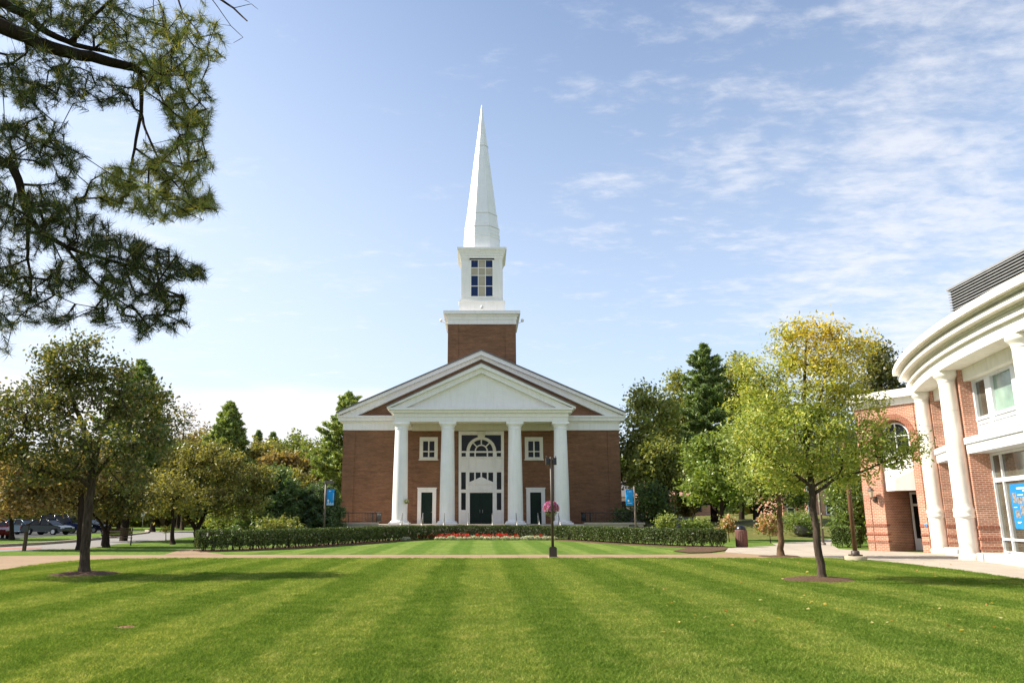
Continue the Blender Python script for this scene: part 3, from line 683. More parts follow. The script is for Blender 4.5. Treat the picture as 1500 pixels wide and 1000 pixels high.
    mb.prism(XZ, YE - .23, YE - .104, [E(298, 182), E(352, 182), E(366, 128), E(284, 128)]); mb.build('arch', 'cream', scr)
    mb = MB(); mb.prism(XZ, YE - .22, YE - .103, [E(208, 573), E(325, 518), E(442, 573), E(442, 585), E(208, 585)]); mb.prism(XZ, YE - .16, YE - .104, [E(222, 586), E(428, 586), E(428, 632), E(222, 632)]); mb.box(E(214, 0)[0], E(436, 0)[0], YE - .2, YE - .103, E(0, 652)[1], E(0, 634)[1]); mb.build('door_head', 'white', scr)
    mb = MB()
    for x in (137, 205, 445, 513): mb.prism(XZ, YE - .15, YE - .102, [E(x - 6, 474), E(x + 6, 474), E(x + 6, 352), E(x - 6, 352)])
    for x0, x1 in ((150, 196), (216, 434), (454, 500)): mb.prism(XZ, YE - .135, YE - .102, rect(x0, x1, 358, 470), [rect(x0 + 7, x1 - 7, 365, 463)])
    for x0, x1 in ((145, 200), (450, 505)): mb.prism(XZ, YE - .135, YE - .102, rect(x0, x1, 815, 905), [rect(x0 + 7, x1 - 7, 825, 897)])
    mb.prism(XZ, YE - .2, YE - .102, rect(130, 520, 345, 354)); mb.build('panel_moulding', 'white', scr)
    for s in (-1, 1):
        x1 = E(423, 0)[0]; zt_ = E(0, 656)[1]; mb = MB(); mb.box(s * .012, s * x1, YE, YE + .06, ZF + .004, zt_)
        for k in range(4):
            za = ZF + .2 + (zt_ - ZF - .3) * k / 4; zb_ = ZF + .08 + (zt_ - ZF - .3) * (k + 1) / 4
            for u0, u1 in ((.12, .49), (.57, .93)):
                a_, b_ = sorted((s * x1 * u0, s * x1 * u1)); mb.prism(XZ, YE - .025, YE - .002, [(a_, za), (b_, za), (b_, zb_), (a_, zb_)], [[(a_ + .07, za + .07), (b_ - .07, za + .07), (b_ - .07, zb_ - .07), (a_ + .07, zb_ - .07)]])
        d = mb.build('door', 'green_door', scr); mb = MB(); mb.tube([(s * .12, YE - .06, ZF + .95), (s * .12, YE - .06, ZF + 1.25)], .02, 6); mb.build('handle', 'steel', d)
    # tower
    cx = .06; hw = hx(49.2, 500, YT); yc = YT + hw; zt = zz(475, YT)
    mb = MB(); mb.box(cx - hw, cx + hw, YT, YT + 2 * hw, zz(560, YT), zt)
    for s in (-1, 1): mb.box(cx + s * (hw + .05), cx + s * (hw - 1.0), YT - .05, YT + 2 * hw + .05, zz(560, YT), zt - .01)
    P(mb, 'tower', 'brick_dark')
    mb = MB()
    def sq(h, z0, z1): mb.box(cx - h, cx + h, yc - h, yc + h, z0, z1)
    sq(hw + .10, zt, zz(468, YT - .1)); sq(hw + .16, zz(468, YT - .1) + .002, zz(463.5, YT - .1)); sq(hw + .26, zz(463.5, YT - .1) + .002, zz(460, YT - .3)); sq(hw + .50, zz(460, YT - .3) + .002, zz(454.5, YT - .5)); zr = zz(454.5, YT - .5)
    P(mb, 'tower_cornice', 'white')
    hp = hx(33.4, 446, yc - 2.2); hb2 = hx(29.9, 410, yc - 2.0); yb = yc - hb2; z2 = zz(440.5, yc - hp)
    mb = MB(); sq(hp, zr + .002, z2 - .1); sq(hp + .05, z2 - .098, z2); sq(hb2 + .09, z2 + .002, z2 + .28)
    ztop = zz(381, yb); 
    # belfry walls with one window opening on each side
    w0, w1 = hx(-14.2, 400, yb) + cx, hx(17.8, 400, yb) + cx; wc = (w1 - w0) / 2; zw0, zw1 = zz(434, yb), zz(380.5, yb)
    for k in range(4):
        a = k * math.pi / 2; f = frame((cx + math.sin(a) * -hb2 * -1 * 0 + hb2 * math.sin(a) * 1, yc - hb2 * math.cos(a), 0), (math.cos(a), math.sin(a), 0), (-math.sin(a), math.cos(a), 0))
        e = hb2 if k % 2 == 0 else hb2 - .151
        mb.prism(f, 0, .15, [(-e, z2 + .282), (e, z2 + .282), (e, ztop + .35), (-e, ztop + .35)], [[(-wc, zw0), (wc, zw0), (wc, zw1), (-wc, zw1)]])
        mb.prism(f, -.06, -.002, [(-wc - .17, zw0 - .17), (wc + .17, zw0 - .17), (wc + .17, zw1 + .14), (-wc - .17, zw1 + .14)], [[(-wc, zw0), (wc, zw0), (wc, zw1), (-wc, zw1)]])
        for s in (-1, 1): mb.prism(f, -.04, -.002, [(s * (hb2 - .36), z2 + .3), (s * (hb2 - .002), z2 + .3), (s * (hb2 - .002), ztop), (s * (hb2 - .36), ztop)][::s])
    P(mb, 'belfry', 'white')
    for k in range(4):
        a = k * math.pi / 2; f = frame((cx + hb2 * math.sin(a), yc - hb2 * math.cos(a), 0), (math.cos(a), math.sin(a), 0), (-math.sin(a), math.cos(a), 0))
        rows = [0, .285, .575, .785, 1.0]; cols = [0, .335, .665, 1.0]; blues = []; tan = MB(); mun = MB()
        for r in range(4):
            for c in range(3):
                m = tan if (c == 1 or r == 2) else MB(); (blues.append(m) if m is not tan else None); u0 = -wc + 2 * wc * cols[c]; u1 = -wc + 2 * wc * cols[c + 1]; v0 = zw0 + (zw1 - zw0) * rows[r]; v1 = zw0 + (zw1 - zw0) * rows[r + 1]
                m.prism(f, .10 + .004 * r, .14, [(u0, v0), (u1, v0), (u1, v1), (u0, v1)])
        holes = [[(-wc + 2 * wc * cols[c] + .035, zw0 + (zw1 - zw0) * rows[r] + .035), (-wc + 2 * wc * cols[c + 1] - .035, zw0 + (zw1 - zw0) * rows[r] + .035), (-wc + 2 * wc * cols[c + 1] - .035, zw0 + (zw1 - zw0) * rows[r + 1] - .035), (-wc + 2 * wc * cols[c] + .035, zw0 + (zw1 - zw0) * rows[r + 1] - .035)] for r in range(4) for c in range(3)]
        mun.prism(f, .05, .095, [(-wc, zw0), (wc, zw0), (wc, zw1), (-wc, zw1)], holes)
        win = P(mun, 'belfry_window', 'white'); [q_.build('blue_pane', 'glass_blue', win) for q_ in blues]; tan.build('beige_cross', 'tan_panel', win)
    mb = MB(); e = hb2
    for i, (o, z0, z1) in enumerate(((.06, 0, .14), (.12, .14, .34), (.18, .34, .52), (.26, .52, .68), (.34, .68, .82), (.46, .82, 1.0))):
        H = zz(362, yc - hb2 - .4) - ztop; sq(hb2 + o, ztop + .352 * 0 + H * z0 + (.002 if i else 0), ztop + H * z1)
    zs = ztop + H; P(mb, 'belfry_cornice', 'white')
    # spire: eight flat faces, clad in courses
    def hs(dx, py): return hx(dx, py, yc)
    prof = [(26.6, 360.5), (24.9, 341), (24.4, 338), (21.6, 320), (8.6, 218), (8.2, 216), (4.2, 185), (.35, 154)]
    mb = MB(); base = zs + .002
    vv = [(hs(d, p) / math.cos(math.pi / 8), max(zz(p, yc), base)) for d, p in prof]; vv[0] = (vv[0][0], base)
    mb.lathe(cx, yc, vv, 8, False, math.pi / 8); sp = P(mb, 'spire', 'spire')
    mb = MB()
    for py, th in ((340, .035), (320, .03), (217, .035)):
        z = zz(py, yc); d = np.interp(py, [153, 218, 320, 341, 360], [.3, 8.6, 21.6, 24.9, 26.6]); r = hs(d, py) / math.cos(math.pi / 8)
        mb.lathe(cx, yc, [(r - .05, z - th), (r + .06, z - th * .6), (r + .05, z + th * .6), (r - .06, z + th)], 8, False, math.pi / 8)
    mb.build('seam_band', 'seam', sp)
    mb = MB(); n = 34
    for i in range(n):
        py = 358 - (358 - 190) * (i + .5) / n; z = zz(py, yc); d = np.interp(py, [153, 218, 320, 341, 360], [.3, 8.6, 21.6, 24.9, 26.6]); r = hs(d, py) / math.cos(math.pi / 8)
        mb.lathe(cx, yc, [(r - .03, z - .012), (r + .012, z - .008), (r + .010, z + .008), (r - .03, z + .012)], 8, False, math.pi / 8)
    mb.build('clapboard_edge', 'spire', sp)
    # floodlights at the tower cornice
    for x, y, z, s in ((cx - hw - .75, YT + .4, zz(470, YT), -1), (cx + hw + .75, YT + .4, zz(470, YT), 1), (cx, YT - .62, zz(452, YT - .6), 0)):
        mb = MB(); mb.lathe(x, y, [(.05, z), (.15, z + .05), (.17, z + .22), (.10, z + .3), (.02, z + .34)], 12)
        if s: mb.tube([(x, y, z + .05), (x - s * .4, y + .1, z - .1), (x - s * .72, y + .2, z)], .03, 6)
        else: mb.tube([(x, y, z + .02), (x, y + .1, z - .08), (x, y + .5, z - .10)], .03, 6)
        P(mb, 'floodlight', 'white')
chapel()

# railings and stair handrails on the porch
def railing(label, s):
    t = thing('porch_railing', label, 'railing', (s * 10.7, YP - .6, ZF + .15)); h = .80; x0, x1 = s * 8.75 - s * 10.7, s * 13.45 - s * 10.7
    segs = [((x0, -.1), (x1, -.1)), ((x1, -.1), (x1, 3.0)), ((x0, -.1), (x0, 2.6)), ((x0, 2.6), (x0 + s * 1.5, 2.6))]
    rails = MB(); bal = MB()
    for (ax, ay), (bx, by) in segs:
        a, b = Vector((ax, ay, 0)), Vector((bx, by, 0)); d = b - a; n = int(d.length / .13); zup = Vector((0, 0, 1))
        rails.tube([a + zup * h, b + zup * h], .03, 6); rails.tube([a + zup * .1, b + zup * .1], .02, 6)
        for i in range(1, n): p = a + d * (i / n); bal.tube([p + zup * .1, p + zup * h], .012, 4)
        for k in range(2): p = a + d * (k / 2); post = MB(); post.tube([p, p + zup * (h + .08)], .032, 6); post.build('post', 'iron', t)
    rails.build('rail', 'iron', t); bal.build('balusters', 'iron', t)
railing('black iron railing on the porch ledge to the left of the columns', -1)
railing('black iron railing on the porch ledge to the right of the columns', 1)
def handrail():
    t = thing('handrail', 'x', 'handrail'); mb = MB(); mb.tube([(0, 0, 0), (0, 0, .92)], .03, 6); mb.build('post', 'steel', t); mb = MB(); mb.tube([(0, -1.35, -.75), (0, -1.35, .18)], .03, 6); mb.build('post', 'steel', t)
    mb = MB(); mb.tube([(0, .25, .90), (0, 0, .92), (0, -1.35, .18), (0, -1.5, .12)], .032, 6); mb.build('rail', 'steel', t); return t
hr = handrail()
HR = ['metal stair handrail in front of the leftmost column', 'metal stair handrail in front of the left green side door', 'metal stair handrail in front of the second column from the left', 'metal stair handrail at the left edge of the main green double door',
      'metal stair handrail at the right edge of the main green double door', 'metal stair handrail in front of the third column from the left', 'metal stair handrail in front of the right green side door', 'metal stair handrail at the foot of the rightmost column']
for i, dx in enumerate((-115.5, -85.5, -54, -19, 16, 51, 83, 113)):
    o = hr if i == 0 else copy_tree(hr); o.location = (hx(dx, 760, YP - .9), YP - .9, ZF); o['label'] = HR[i]; o['group'] = 'handrails on the chapel steps'

# ------------------------------------------------------------------ the curved brick and stone hall on the right
BCX, BCY = 58.6, 16.6
def pol(r, a): return (BCX - r * math.cos(R(a)), BCY + r * math.sin(R(a)))
def arcwall(mb, r0, r1, a0, a1, z0, z1, n=48):
    vs = []; fs = []
    for i in range(n + 1):
        a = a0 + (a1 - a0) * i / n
        for r, z in ((r0, z0), (r1, z0), (r1, z1), (r0, z1)): x, y = pol(r, a); vs.append((x, y, z))
    for i in range(n):
        for k in range(4): p, q = i * 4 + k, i * 4 + (k + 1) % 4; fs.append((p, q, q + 4, p + 4))
    fs += [(0, 1, 2, 3), tuple(range(4 * n, 4 * n + 4))]; mb.add(vs, fs)
def hall():
    t = thing('brick_hall', 'curved red brick hall with cream stone columns and heavy white cornice', 'building', (30, 24, 0))
    def P(mb, name, mat, parent=None):
        o = mb.build(name, mat); o.parent = parent or t
        if parent is None: o.location = (-30, -24, 0)
        return o
    ANG = [25.56, 17.94, 8.9, -.1, -9.1]; ZC = 7.55
    # entablature and parapet
    mb = MB(); A0, A1 = 27.3, -13
    arcwall(mb, 40.35, 41.60, A0 - .3, A1, ZC, 8.0); arcwall(mb, 40.35, 41.74, A0 - .2, A1, 8.002, 8.12); P(mb, 'architrave', 'stone')
    mb = MB(); arcwall(mb, 40.3, 41.62, A0 - .25, A1, 8.122, 8.30); arcwall(mb, 40.3, 41.72, A0 - .22, A1, 8.302, 8.36); arcwall(mb, 40.3, 42.02, A0, A1, 8.362, 8.52); P(mb, 'cornice', 'stone')
    mb = MB(); arcwall(mb, 39.6, 41.86, A0 - .1, A1, 8.522, 8.62); arcwall(mb, 39.6, 42.05, A0 - .05, A1, 8.622, 8.68); arcwall(mb, 39.6, 42.26, A0, A1, 8.682, 8.95); P(mb, 'parapet', 'stone')
    mb = MB(); arcwall(mb, 26, 39.58, A0, A1, 8.2, 8.5, 20); P(mb, 'roof', 'roof')
    mb = MB(); arcwall(mb, 39.0, 39.55, A0 - .6, A1, 0, 8.19, 30); P(mb, 'wall', 'brick_red')
    # columns
    for a in ANG:
        x, y = pol(41.25, a); mb = MB(); prof = [(.35, .26), (.35, 1.62)]; mb.lathe(x, y, prof, 28)
        mb.lathe(x, y, [(.335, 2.2), (.335, 3.4), (.33, 5.2), (.315, 6.6), (.31, 7.1)], 28); col = P(mb, 'column', 'stone')
        mb = MB(); mb.lathe(x, y, [(.41, 0), (.41, .2), (.38, .21), (.365, .259)], 28); mb.build('base', 'stone', col)
        mb = MB(); mb.lathe(x, y, [(.36, 1.622), (.40, 1.66), (.40, 1.74), (.375, 1.78), (.395, 1.86), (.395, 1.95), (.365, 2.0), (.345, 2.1), (.337, 2.198)], 28); mb.build('belt', 'stone', col)
        mb = MB(); mb.lathe(x, y, [(.312, 7.102), (.335, 7.13), (.318, 7.16), (.36, 7.26), (.43, 7.33), (.465, 7.39), (.465, 7.47), (.45, ZC - .003)], 28); mb.build('capital', 'stone', col)
        mb = MB(); mb.lathe(x, y, [(.329, 5.9), (.329, 5.915)], 28); mb.build('drum_joint', 'seam', col)
    # piers and bays
    HWp = .46
    for a in ANG:
        c = Vector((*pol(40.95, a), 0)); nv = (Vector((BCX, BCY, 0)) - c).normalized(); du = Vector((nv.y, -nv.x, 0)); du = -du if du.y > 0 else du   # du runs towards the camera
        f = frame(c, du, nv); mb = MB(); mb.prism(f, 0, 1.3, [(-HWp, 0), (HWp, 0), (HWp, ZC - .002), (-HWp, ZC - .002)])
        pier = P(mb, 'pier', 'brick_red'); mb = MB()
        for z in (.42, .78, 1.2): mb.prism(f, -.035, 1.2, [(-HWp - .03, z), (HWp + .03, z), (HWp + .03, z + .1), (-HWp - .03, z + .1)])
        mb.build('brick_band', 'brick_rim', pier)
    for k in range(len(ANG) - 1):
        p0, p1 = Vector((*pol(40.95, ANG[k]), 0)), Vector((*pol(40.95, ANG[k + 1]), 0)); du = (p1 - p0).normalized(); nv = Vector((-du.y, du.x, 0)); nv = -nv if nv.x < 0 else nv
        w = (p1 - p0).length; f = frame(p0, du, nv); u0, u1 = HWp + .01, w - HWp - .01; S = .14
        def rc(a, b, c, d): return [(a, c), (b, c), (b, d), (a, d)]
        wb_ = u1 - u0; ml = [u0 + wb_ * .21, u0 + wb_ * .30, u0 + wb_ * .60, u0 + wb_ * .68]
        holes = [rc(u0 + .14, ml[0], 5.55, 6.95), rc(ml[1], ml[2], 5.55, 6.95), rc(ml[3], u1 - .14, 5.55, 6.95)]
        mb = MB(); mb.prism(f, S + .25, S + .42, rc(u0, u1, 5.38, 7.05), holes)
        for h in holes: mb.prism(f, S + .2, S + .248, rc(h[0][0] - .05, h[1][0] + .05, 5.42, 5.5))
        win = P(mb, 'upper_window', 'alu'); mb = MB(); mb.prism(f, S + .36, S + .4, rc(u0 + .13, ml[0] + .02, 5.53, 6.97)); mb.prism(f, S + .36, S + .4, rc(ml[3] - .02, u1 - .13, 5.53, 6.97)); mb.build('side_pane', 'glass_shop', win)
        mb = MB(); mb.prism(f, S + .36, S + .4, rc(ml[1] - .02, ml[2] + .02, 5.53, 6.97)); mb.build('middle_pane', 'glass_green', win)
        mb = MB(); mb.prism(f, .12, S + .5, rc(u0, u1, 7.052, ZC - .003)); P(mb, 'lintel', 'stone')
        mb = MB(); mb.prism(f, S + .26, S + .5, rc(u0, u1, 4.75, 5.378)); um = [u0 + .1, ml[0] + .22, ml[2] + .22, u1 - .1]
        for i in range(3): mb.prism(f, S + .21, S + .258, rc(um[i] + .06, um[i + 1] - .06, 4.85, 5.32), [rc(um[i] + .14, um[i + 1] - .14, 4.92, 5.25)])
        P(mb, 'spandrel', 'alu')
        mb = MB(); mb.prism(f, -.10, S + .5, rc(u0, u1, 4.12, 4.50)); mb.prism(f, -.16, S + .5, rc(u0, u1, 4.502, 4.748)); P(mb, 'belt_course', 'alu')
        lo = [u0 + .10, u0 + .85, u1 - .85, u1 - .10]; hs = []
        for i in range(3):
            for z0, z1 in ((.38, .78), (.86, 2.98), (3.14, 4.02)): hs.append(rc(lo[i] + (.04 if i else 0), lo[i + 1] - (.04 if i < 2 else 0), z0, z1))
        D = .66; mb = MB(); mb.prism(f, D, D + .14, rc(u0, u1, .30, 4.118), hs); win = P(mb, 'shop_window', 'alu')
        mb = MB(); mb.prism(f, D + .08, D + .12, rc(u0 + .05, u1 - .05, .34, 4.1)); mb.build('pane', 'glass_shop', win)
        mb = MB(); mb.prism(f, -.25, D + .2, rc(u0, u1, 0, .297)); P(mb, 'sill', 'stone')
        if k == 1: hall.poster = (f, lo, D)
    # the straight end wing with the arched entrance
    a = Vector((19.55, 37.3, 0)); b = Vector((21.35, 34.35, 0)); du = (b - a).normalized(); nv = Vector((-du.y, du.x, 0)); nv = -nv if nv.x < 0 else nv
    f = frame(a, du, nv); L_ = (b - a).length + .1; uc, hw, zsp = 1.86, .80, 5.62
    def arcp(r, z0, n=14): return [(uc + r * math.cos(math.pi * i / n), zsp + r * math.sin(math.pi * i / n)) for i in range(n + 1)] + [(uc - r, z0), (uc + r, z0)]
    ZT = 7.12
    out = [(0, 0), (uc - hw, 0)] + [(uc + hw * math.cos(math.pi * (1 - i / 14)), zsp + hw * math.sin(math.pi * (1 - i / 14))) for i in range(15)] + [(uc + hw, 0), (L_, 0), (L_, ZT), (0, ZT)]
    mb = MB(); mb.prism(f, 0, .35, out); mb.prism(f, .352, 8, [(0, 0), (uc - hw, 0), (uc - hw, 3.0), (uc + hw, 3.0), (uc + hw, 0), (L_, 0), (L_, ZT), (0, ZT)])
    mb.prism(f, 2.35, 2.6, [(uc - hw - .1, 0), (uc + hw + .1, 0), (uc + hw + .1, 3.1), (uc - hw - .1, 3.1)])
    wing = P(mb, 'wing_wall', 'brick_red')
    mb = MB()
    for z in (.42, .78, 1.2):
        mb.prism(f, -.035, .3, [(-.03, z), (uc - hw, z), (uc - hw, z + .1), (-.03, z + .1)]); mb.prism(f, -.035, .3, [(uc + hw, z), (L_ - .6, z), (L_ - .6, z + .1), (uc + hw, z + .1)])
    mb.build('brick_band', 'brick_rim', wing)
    mb = MB(); n = 14; ro = [(uc + 1.08 * math.cos(math.pi * i / n), zsp + 1.08 * math.sin(math.pi * i / n)) for i in range(n + 1)]; ri = [(uc + (hw + .003) * math.cos(math.pi * i / n), zsp + (hw + .003) * math.sin(math.pi * i / n)) for i in range(n + 1)]
    mb.prism(f, -.03, .2, ro + ri[::-1]); mb.build('brick_arch', 'brick_rim', wing)
    mb = MB(); mb.prism(f, -.02, -.003, [(.34, 0), (.37, 0), (.37, ZT), (.34, ZT)]); mb.prism(f, -.02, -.003, [(L_ - .55, 0), (L_ - .52, 0), (L_ - .52, ZT), (L_ - .55, ZT)]); mb.build('joint', 'brick_rim', wing)
    g0 = .66; oo = [(uc + g0 * math.cos(math.pi * i / n), zsp + g0 * math.sin(math.pi * i / n)) for i in range(n + 1)] + [(uc - g0, 4.75), (uc + g0, 4.75)]
    mb = MB(); gi = .6; ii = [(uc + gi * math.cos(math.pi * i / n), zsp + gi * math.sin(math.pi * i / n)) for i in range(n + 1)]
    l_ = [(uc - .025, zsp + .02)] + [(uc - .025, zsp + gi)] + [p for p in ii if p[0] < uc - .03] + [(uc - gi, zsp + .02)]
    r_ = [(2 * uc - x, z) for x, z in l_]
    mb.prism(f, .26, .34, oo, [l_, r_, [(uc - gi, 4.82), (uc - .025, 4.82), (uc - .025, zsp - .03), (uc - gi, zsp - .03)], [(uc + .025, 4.82), (uc + gi, 4.82), (uc + gi, zsp - .03), (uc + .025, zsp - .03)]])
    win = P(mb, 'arched_window', 'alu'); mb = MB(); mb.prism(f, .30, .33, [(uc + .64 * math.cos(math.pi * i / n), zsp + .64 * math.sin(math.pi * i / n)) for i in range(n + 1)] + [(uc - .64, 4.78), (uc + .64, 4.78)]); mb.build('pane', 'glass', win)
    mb = MB(); mb.prism(f, .22, .36, [(uc - hw, 3.0), (uc + hw, 3.0), (uc + hw, 4.748), (uc - hw, 4.748)]); mb.prism(f, .18, .219, [(uc - hw + .06, 4.0), (uc + hw - .06, 4.0), (uc + hw - .06, 4.06), (uc - hw + .06, 4.06)])
    q = [f(uc - hw, 2.92, .218), f(uc + hw, 2.92, .218), f(uc, 2.92, -.34), f(uc - hw, 3.95, .218), f(uc + hw, 3.95, .218), f(uc, 3.45, -.34)]
    mb.add(q, [(0, 1, 2), (3, 5, 4), (0, 2, 5, 3), (2, 1, 4, 5), (1, 0, 3, 4)]); P(mb, 'door_canopy', 'white')
    mb = MB(); mb.prism(f, 2.18, 2.3, [(uc - .7, .02), (uc + .75, .02), (uc + .75, 2.9), (uc - .7, 2.9)], [[(uc - .6, .6), (uc + .0, .6), (uc + .0, 2.2), (uc - .6, 2.2)], [(uc + .1, .6), (uc + .65, .6), (uc + .65, 2.2), (uc + .1, 2.2)], [(uc - .6, 2.32), (uc + .65, 2.32), (uc + .65, 2.8), (uc - .6, 2.8)]])
    d = P(mb, 'door', 'alu'); mb = MB(); mb.prism(f, 2.22, 2.26, [(uc - .65, .55), (uc + .7, .55), (uc + .7, 2.85), (uc - .65, 2.85)]); mb.build('pane', 'glass', d)
    # glazed leaf seen on the right-hand jamb
    f2 = frame(f(uc + hw - .004, 0, .5), nv, -du); mb = MB(); mb.prism(f2, 0.0, .05, [(0, .02), (.85, .02), (.85, 2.9), (0, 2.9)], [[(.12, 1.3), (.7, 1.3), (.7, 2.2), (.12, 2.2)], [(.12, .35), (.7, .35), (.7, 1.15), (.12, 1.15)], [(.1, 2.35), (.75, 2.35), (.75, 2.8), (.1, 2.8)]]); d = P(mb, 'door', 'alu')
    mb = MB(); mb.prism(f2, .02, .04, [(.1, .3), (.78, .3), (.78, 2.82), (.1, 2.82)]); mb.build('pane', 'glass', d)
    mb = MB(); mb.prism(f, -.10, 8, [(-.1, ZT + .002), (L_, ZT + .002), (L_, 7.45), (-.1, 7.45)]); mb.prism(f, -.38, 8, [(-.4, 7.452), (L_ - .1, 7.452), (L_ - .1, 7.72), (-.4, 7.72)]); mb.prism(f, -.26, 8, [(-.28, 7.722), (L_ - .1, 7.722), (L_ - .1, 7.86), (-.28, 7.86)]); P(mb, 'wing_cornice', 'white')
    mb = MB(); p = f(uc + hw + .25, 1.28, -.01); mb.prism(f, -.03, -.004, [(uc + hw + .2, 1.18), (uc + hw + .32, 1.18), (uc + hw + .32, 1.34), (uc + hw + .2, 1.34)]); P(mb, 'intercom_plate', 'banner')
    # wall lantern
    p = Vector(f(.95 - .32, 2.62, 0)); o = -nv; mb = MB(); mb.tube([p + Vector((0, 0, -.1)), p + o * .16 + Vector((0, 0, -.16)), p + o * .34 + Vector((0, 0, -.1)), p + o * .34 + Vector((0, 0, .0))], .018, 6); mb.box(p.x - .09, p.x + .09, p.y - .09, p.y + .09, p.z - .22, p.z + .05)
    ln = P(mb, 'wall_lantern', 'bronze'); c = p + o * .34; mb = MB(); mb.lathe(c.x, c.y, [(.07, c.z), (.15, c.z + .32)], 6, False); mb.build('lamp_glass', 'lamp_glass', ln)
    mb = MB(); mb.lathe(c.x, c.y, [(.05, c.z - .04), (.08, c.z - .003)], 6, False); mb.lathe(c.x, c.y, [(.19, c.z + .322), (.10, c.z + .44), (.03, c.z + .48), (.03, c.z + .54)], 6, False); mb.build('lamp_cap', 'bronze', ln)
    # louvred plant screen on the roof
    p0 = at(1387.5, 425, 30.0); k = (p0.z - EYE); yy = 30.0
    for _ in range(40):
        q = at(1500, 365.5, yy); yy *= 1 + (p0.z - q.z) / (q.z - EYE)
    q = at(1500, 365.5, yy); du2 = Vector((q.x - p0.x, q.y - p0.y, 0)).normalized(); nv2 = Vector((-du2.y, du2.x, 0)); nv2 = -nv2 if nv2.x < 0 else nv2
    f = frame((p0.x, p0.y, 0), du2, nv2); mb = MB(); H0, H1 = 8.5, p0.z; Ls = 22
    mb.prism(f, .12, 5, [(0.05, H0), (Ls, H0), (Ls, H1 - .05), (0.05, H1 - .05)]); scr = P(mb, 'plant_screen', 'louver_dark')
    mb = MB(); nsl = int((H1 - H0) / .122)
    for i in range(nsl):
        z = H1 - .122 * (i + 1); vs = [f(0, z, .0), f(Ls, z, .0), f(Ls, z + .032, .0), f(0, z + .032, .0), f(0, z + .02, .118), f(Ls, z + .02, .118), f(Ls, z + .05, .118), f(0, z + .05, .118)]
        mb.add(vs, [(0, 1, 2, 3), (3, 2, 6, 7), (0, 4, 5, 1), (0, 3, 7, 4), (1, 5, 6, 2)])
        vs = [f(-.0, z, .12), f(-.0, z + .032, .12), f(0.04, z + .05, .12), f(0, z, 5), f(0, z + .032, 5), f(.04, z + .05, 5)]; mb.add(vs, [(0, 1, 4, 3), (1, 2, 5, 4)])
    mb.build('slats', 'louver', scr); mb = MB(); mb.prism(f, -.03, 5, [(-.03, H1 - .05), (Ls, H1 - .05), (Ls, H1 + .03), (-.03, H1 + .03)]); mb.build('cap', 'louver', scr)
hall()

# ------------------------------------------------------------------ greenery
GRN = [(.075, .100, .020), (.105, .130, .026), (.130, .150, .034), (.085, .090, .024)]
OLV = [(.100, .100, .026), (.135, .125, .032), (.165, .145, .040), (.085, .080, .024)]
BRN = [(.130, .090, .034), (.160, .115, .044), (.110, .092, .032), (.175, .135, .050)]
RED = [(.150, .055, .022), (.120, .060, .025), (.100, .070, .025)]
PIN = [(.055, .085, .022), (.075, .110, .028), (.095, .125, .034)]
PINL = [(.085, .120, .028), (.115, .150, .036), (.14, .165, .042)]

def fg_left():
    Y = 21.65; b = gr(123, 842)
    L = [limb([(123, 842), (126, 790), (130, 745), (134, 700), (137, 676)], Y, .138, .10), limb([(135, 690), (128, 640), (108, 590), (96, 545), (92, 500)], Y, .11, .015, .8),
         limb([(136, 690), (146, 640), (165, 600), (190, 560)], Y, .085, .015, 1.2), limb([(132, 712), (118, 700), (92, 700), (60, 688), (10, 680)], Y, .085, .012, -1.4),
         limb([(136, 700), (160, 670), (200, 650), (232, 640)], Y, .07, .012, -.8), limb([(122, 622), (90, 600), (50, 590), (5, 585)], Y, .05, .01, .6), limb([(112, 600), (60, 630), (20, 632)], Y, .05, .01, -1.5), limb([(135, 680), (120, 655), (100, 640), (75, 620)], Y, .05, .01, 1.7)]
    B = [ball(55, 620, Y, 62, 48, None, -.6), ball(130, 572, Y, 60, 38, None, .4), ball(190, 590, Y, 48, 40, None, .6), ball(95, 540, Y, 48, 28), ball(212, 655, Y, 38, 36, None, -.6), ball(150, 650, Y, 50, 40, None, -1.0), ball(10, 660, Y, 60, 32, None, -1.2),
         ball(-40, 610, Y, 50, 50), ball(60, 565, Y, 48, 30, None, .5), ball(165, 700, Y, 40, 20, None, .8), ball(100, 690, Y, 50, 20, None, -1.4), ball(118, 508, Y, 34, 16), ball(75, 512, Y, 26, 14), ball(215, 610, Y, 32, 40, None, .8), ball(160, 535, Y, 34, 18), ball(100, 610, Y, 70, 50, 1.9)]
    make_tree('shade_tree', 'slender tree with a scarred trunk in a mulch ring on the left lawn', 'tree', b, L, B, 440, 54, (.105, .072), .18, [(.045, .058, .018), (.065, .075, .020), (.095, .095, .028), (.115, .085, .030), (.14, .11, .05)], 11, 'bark', w=[3, 3, 2, 1, .6], step=.7)
fg_left()
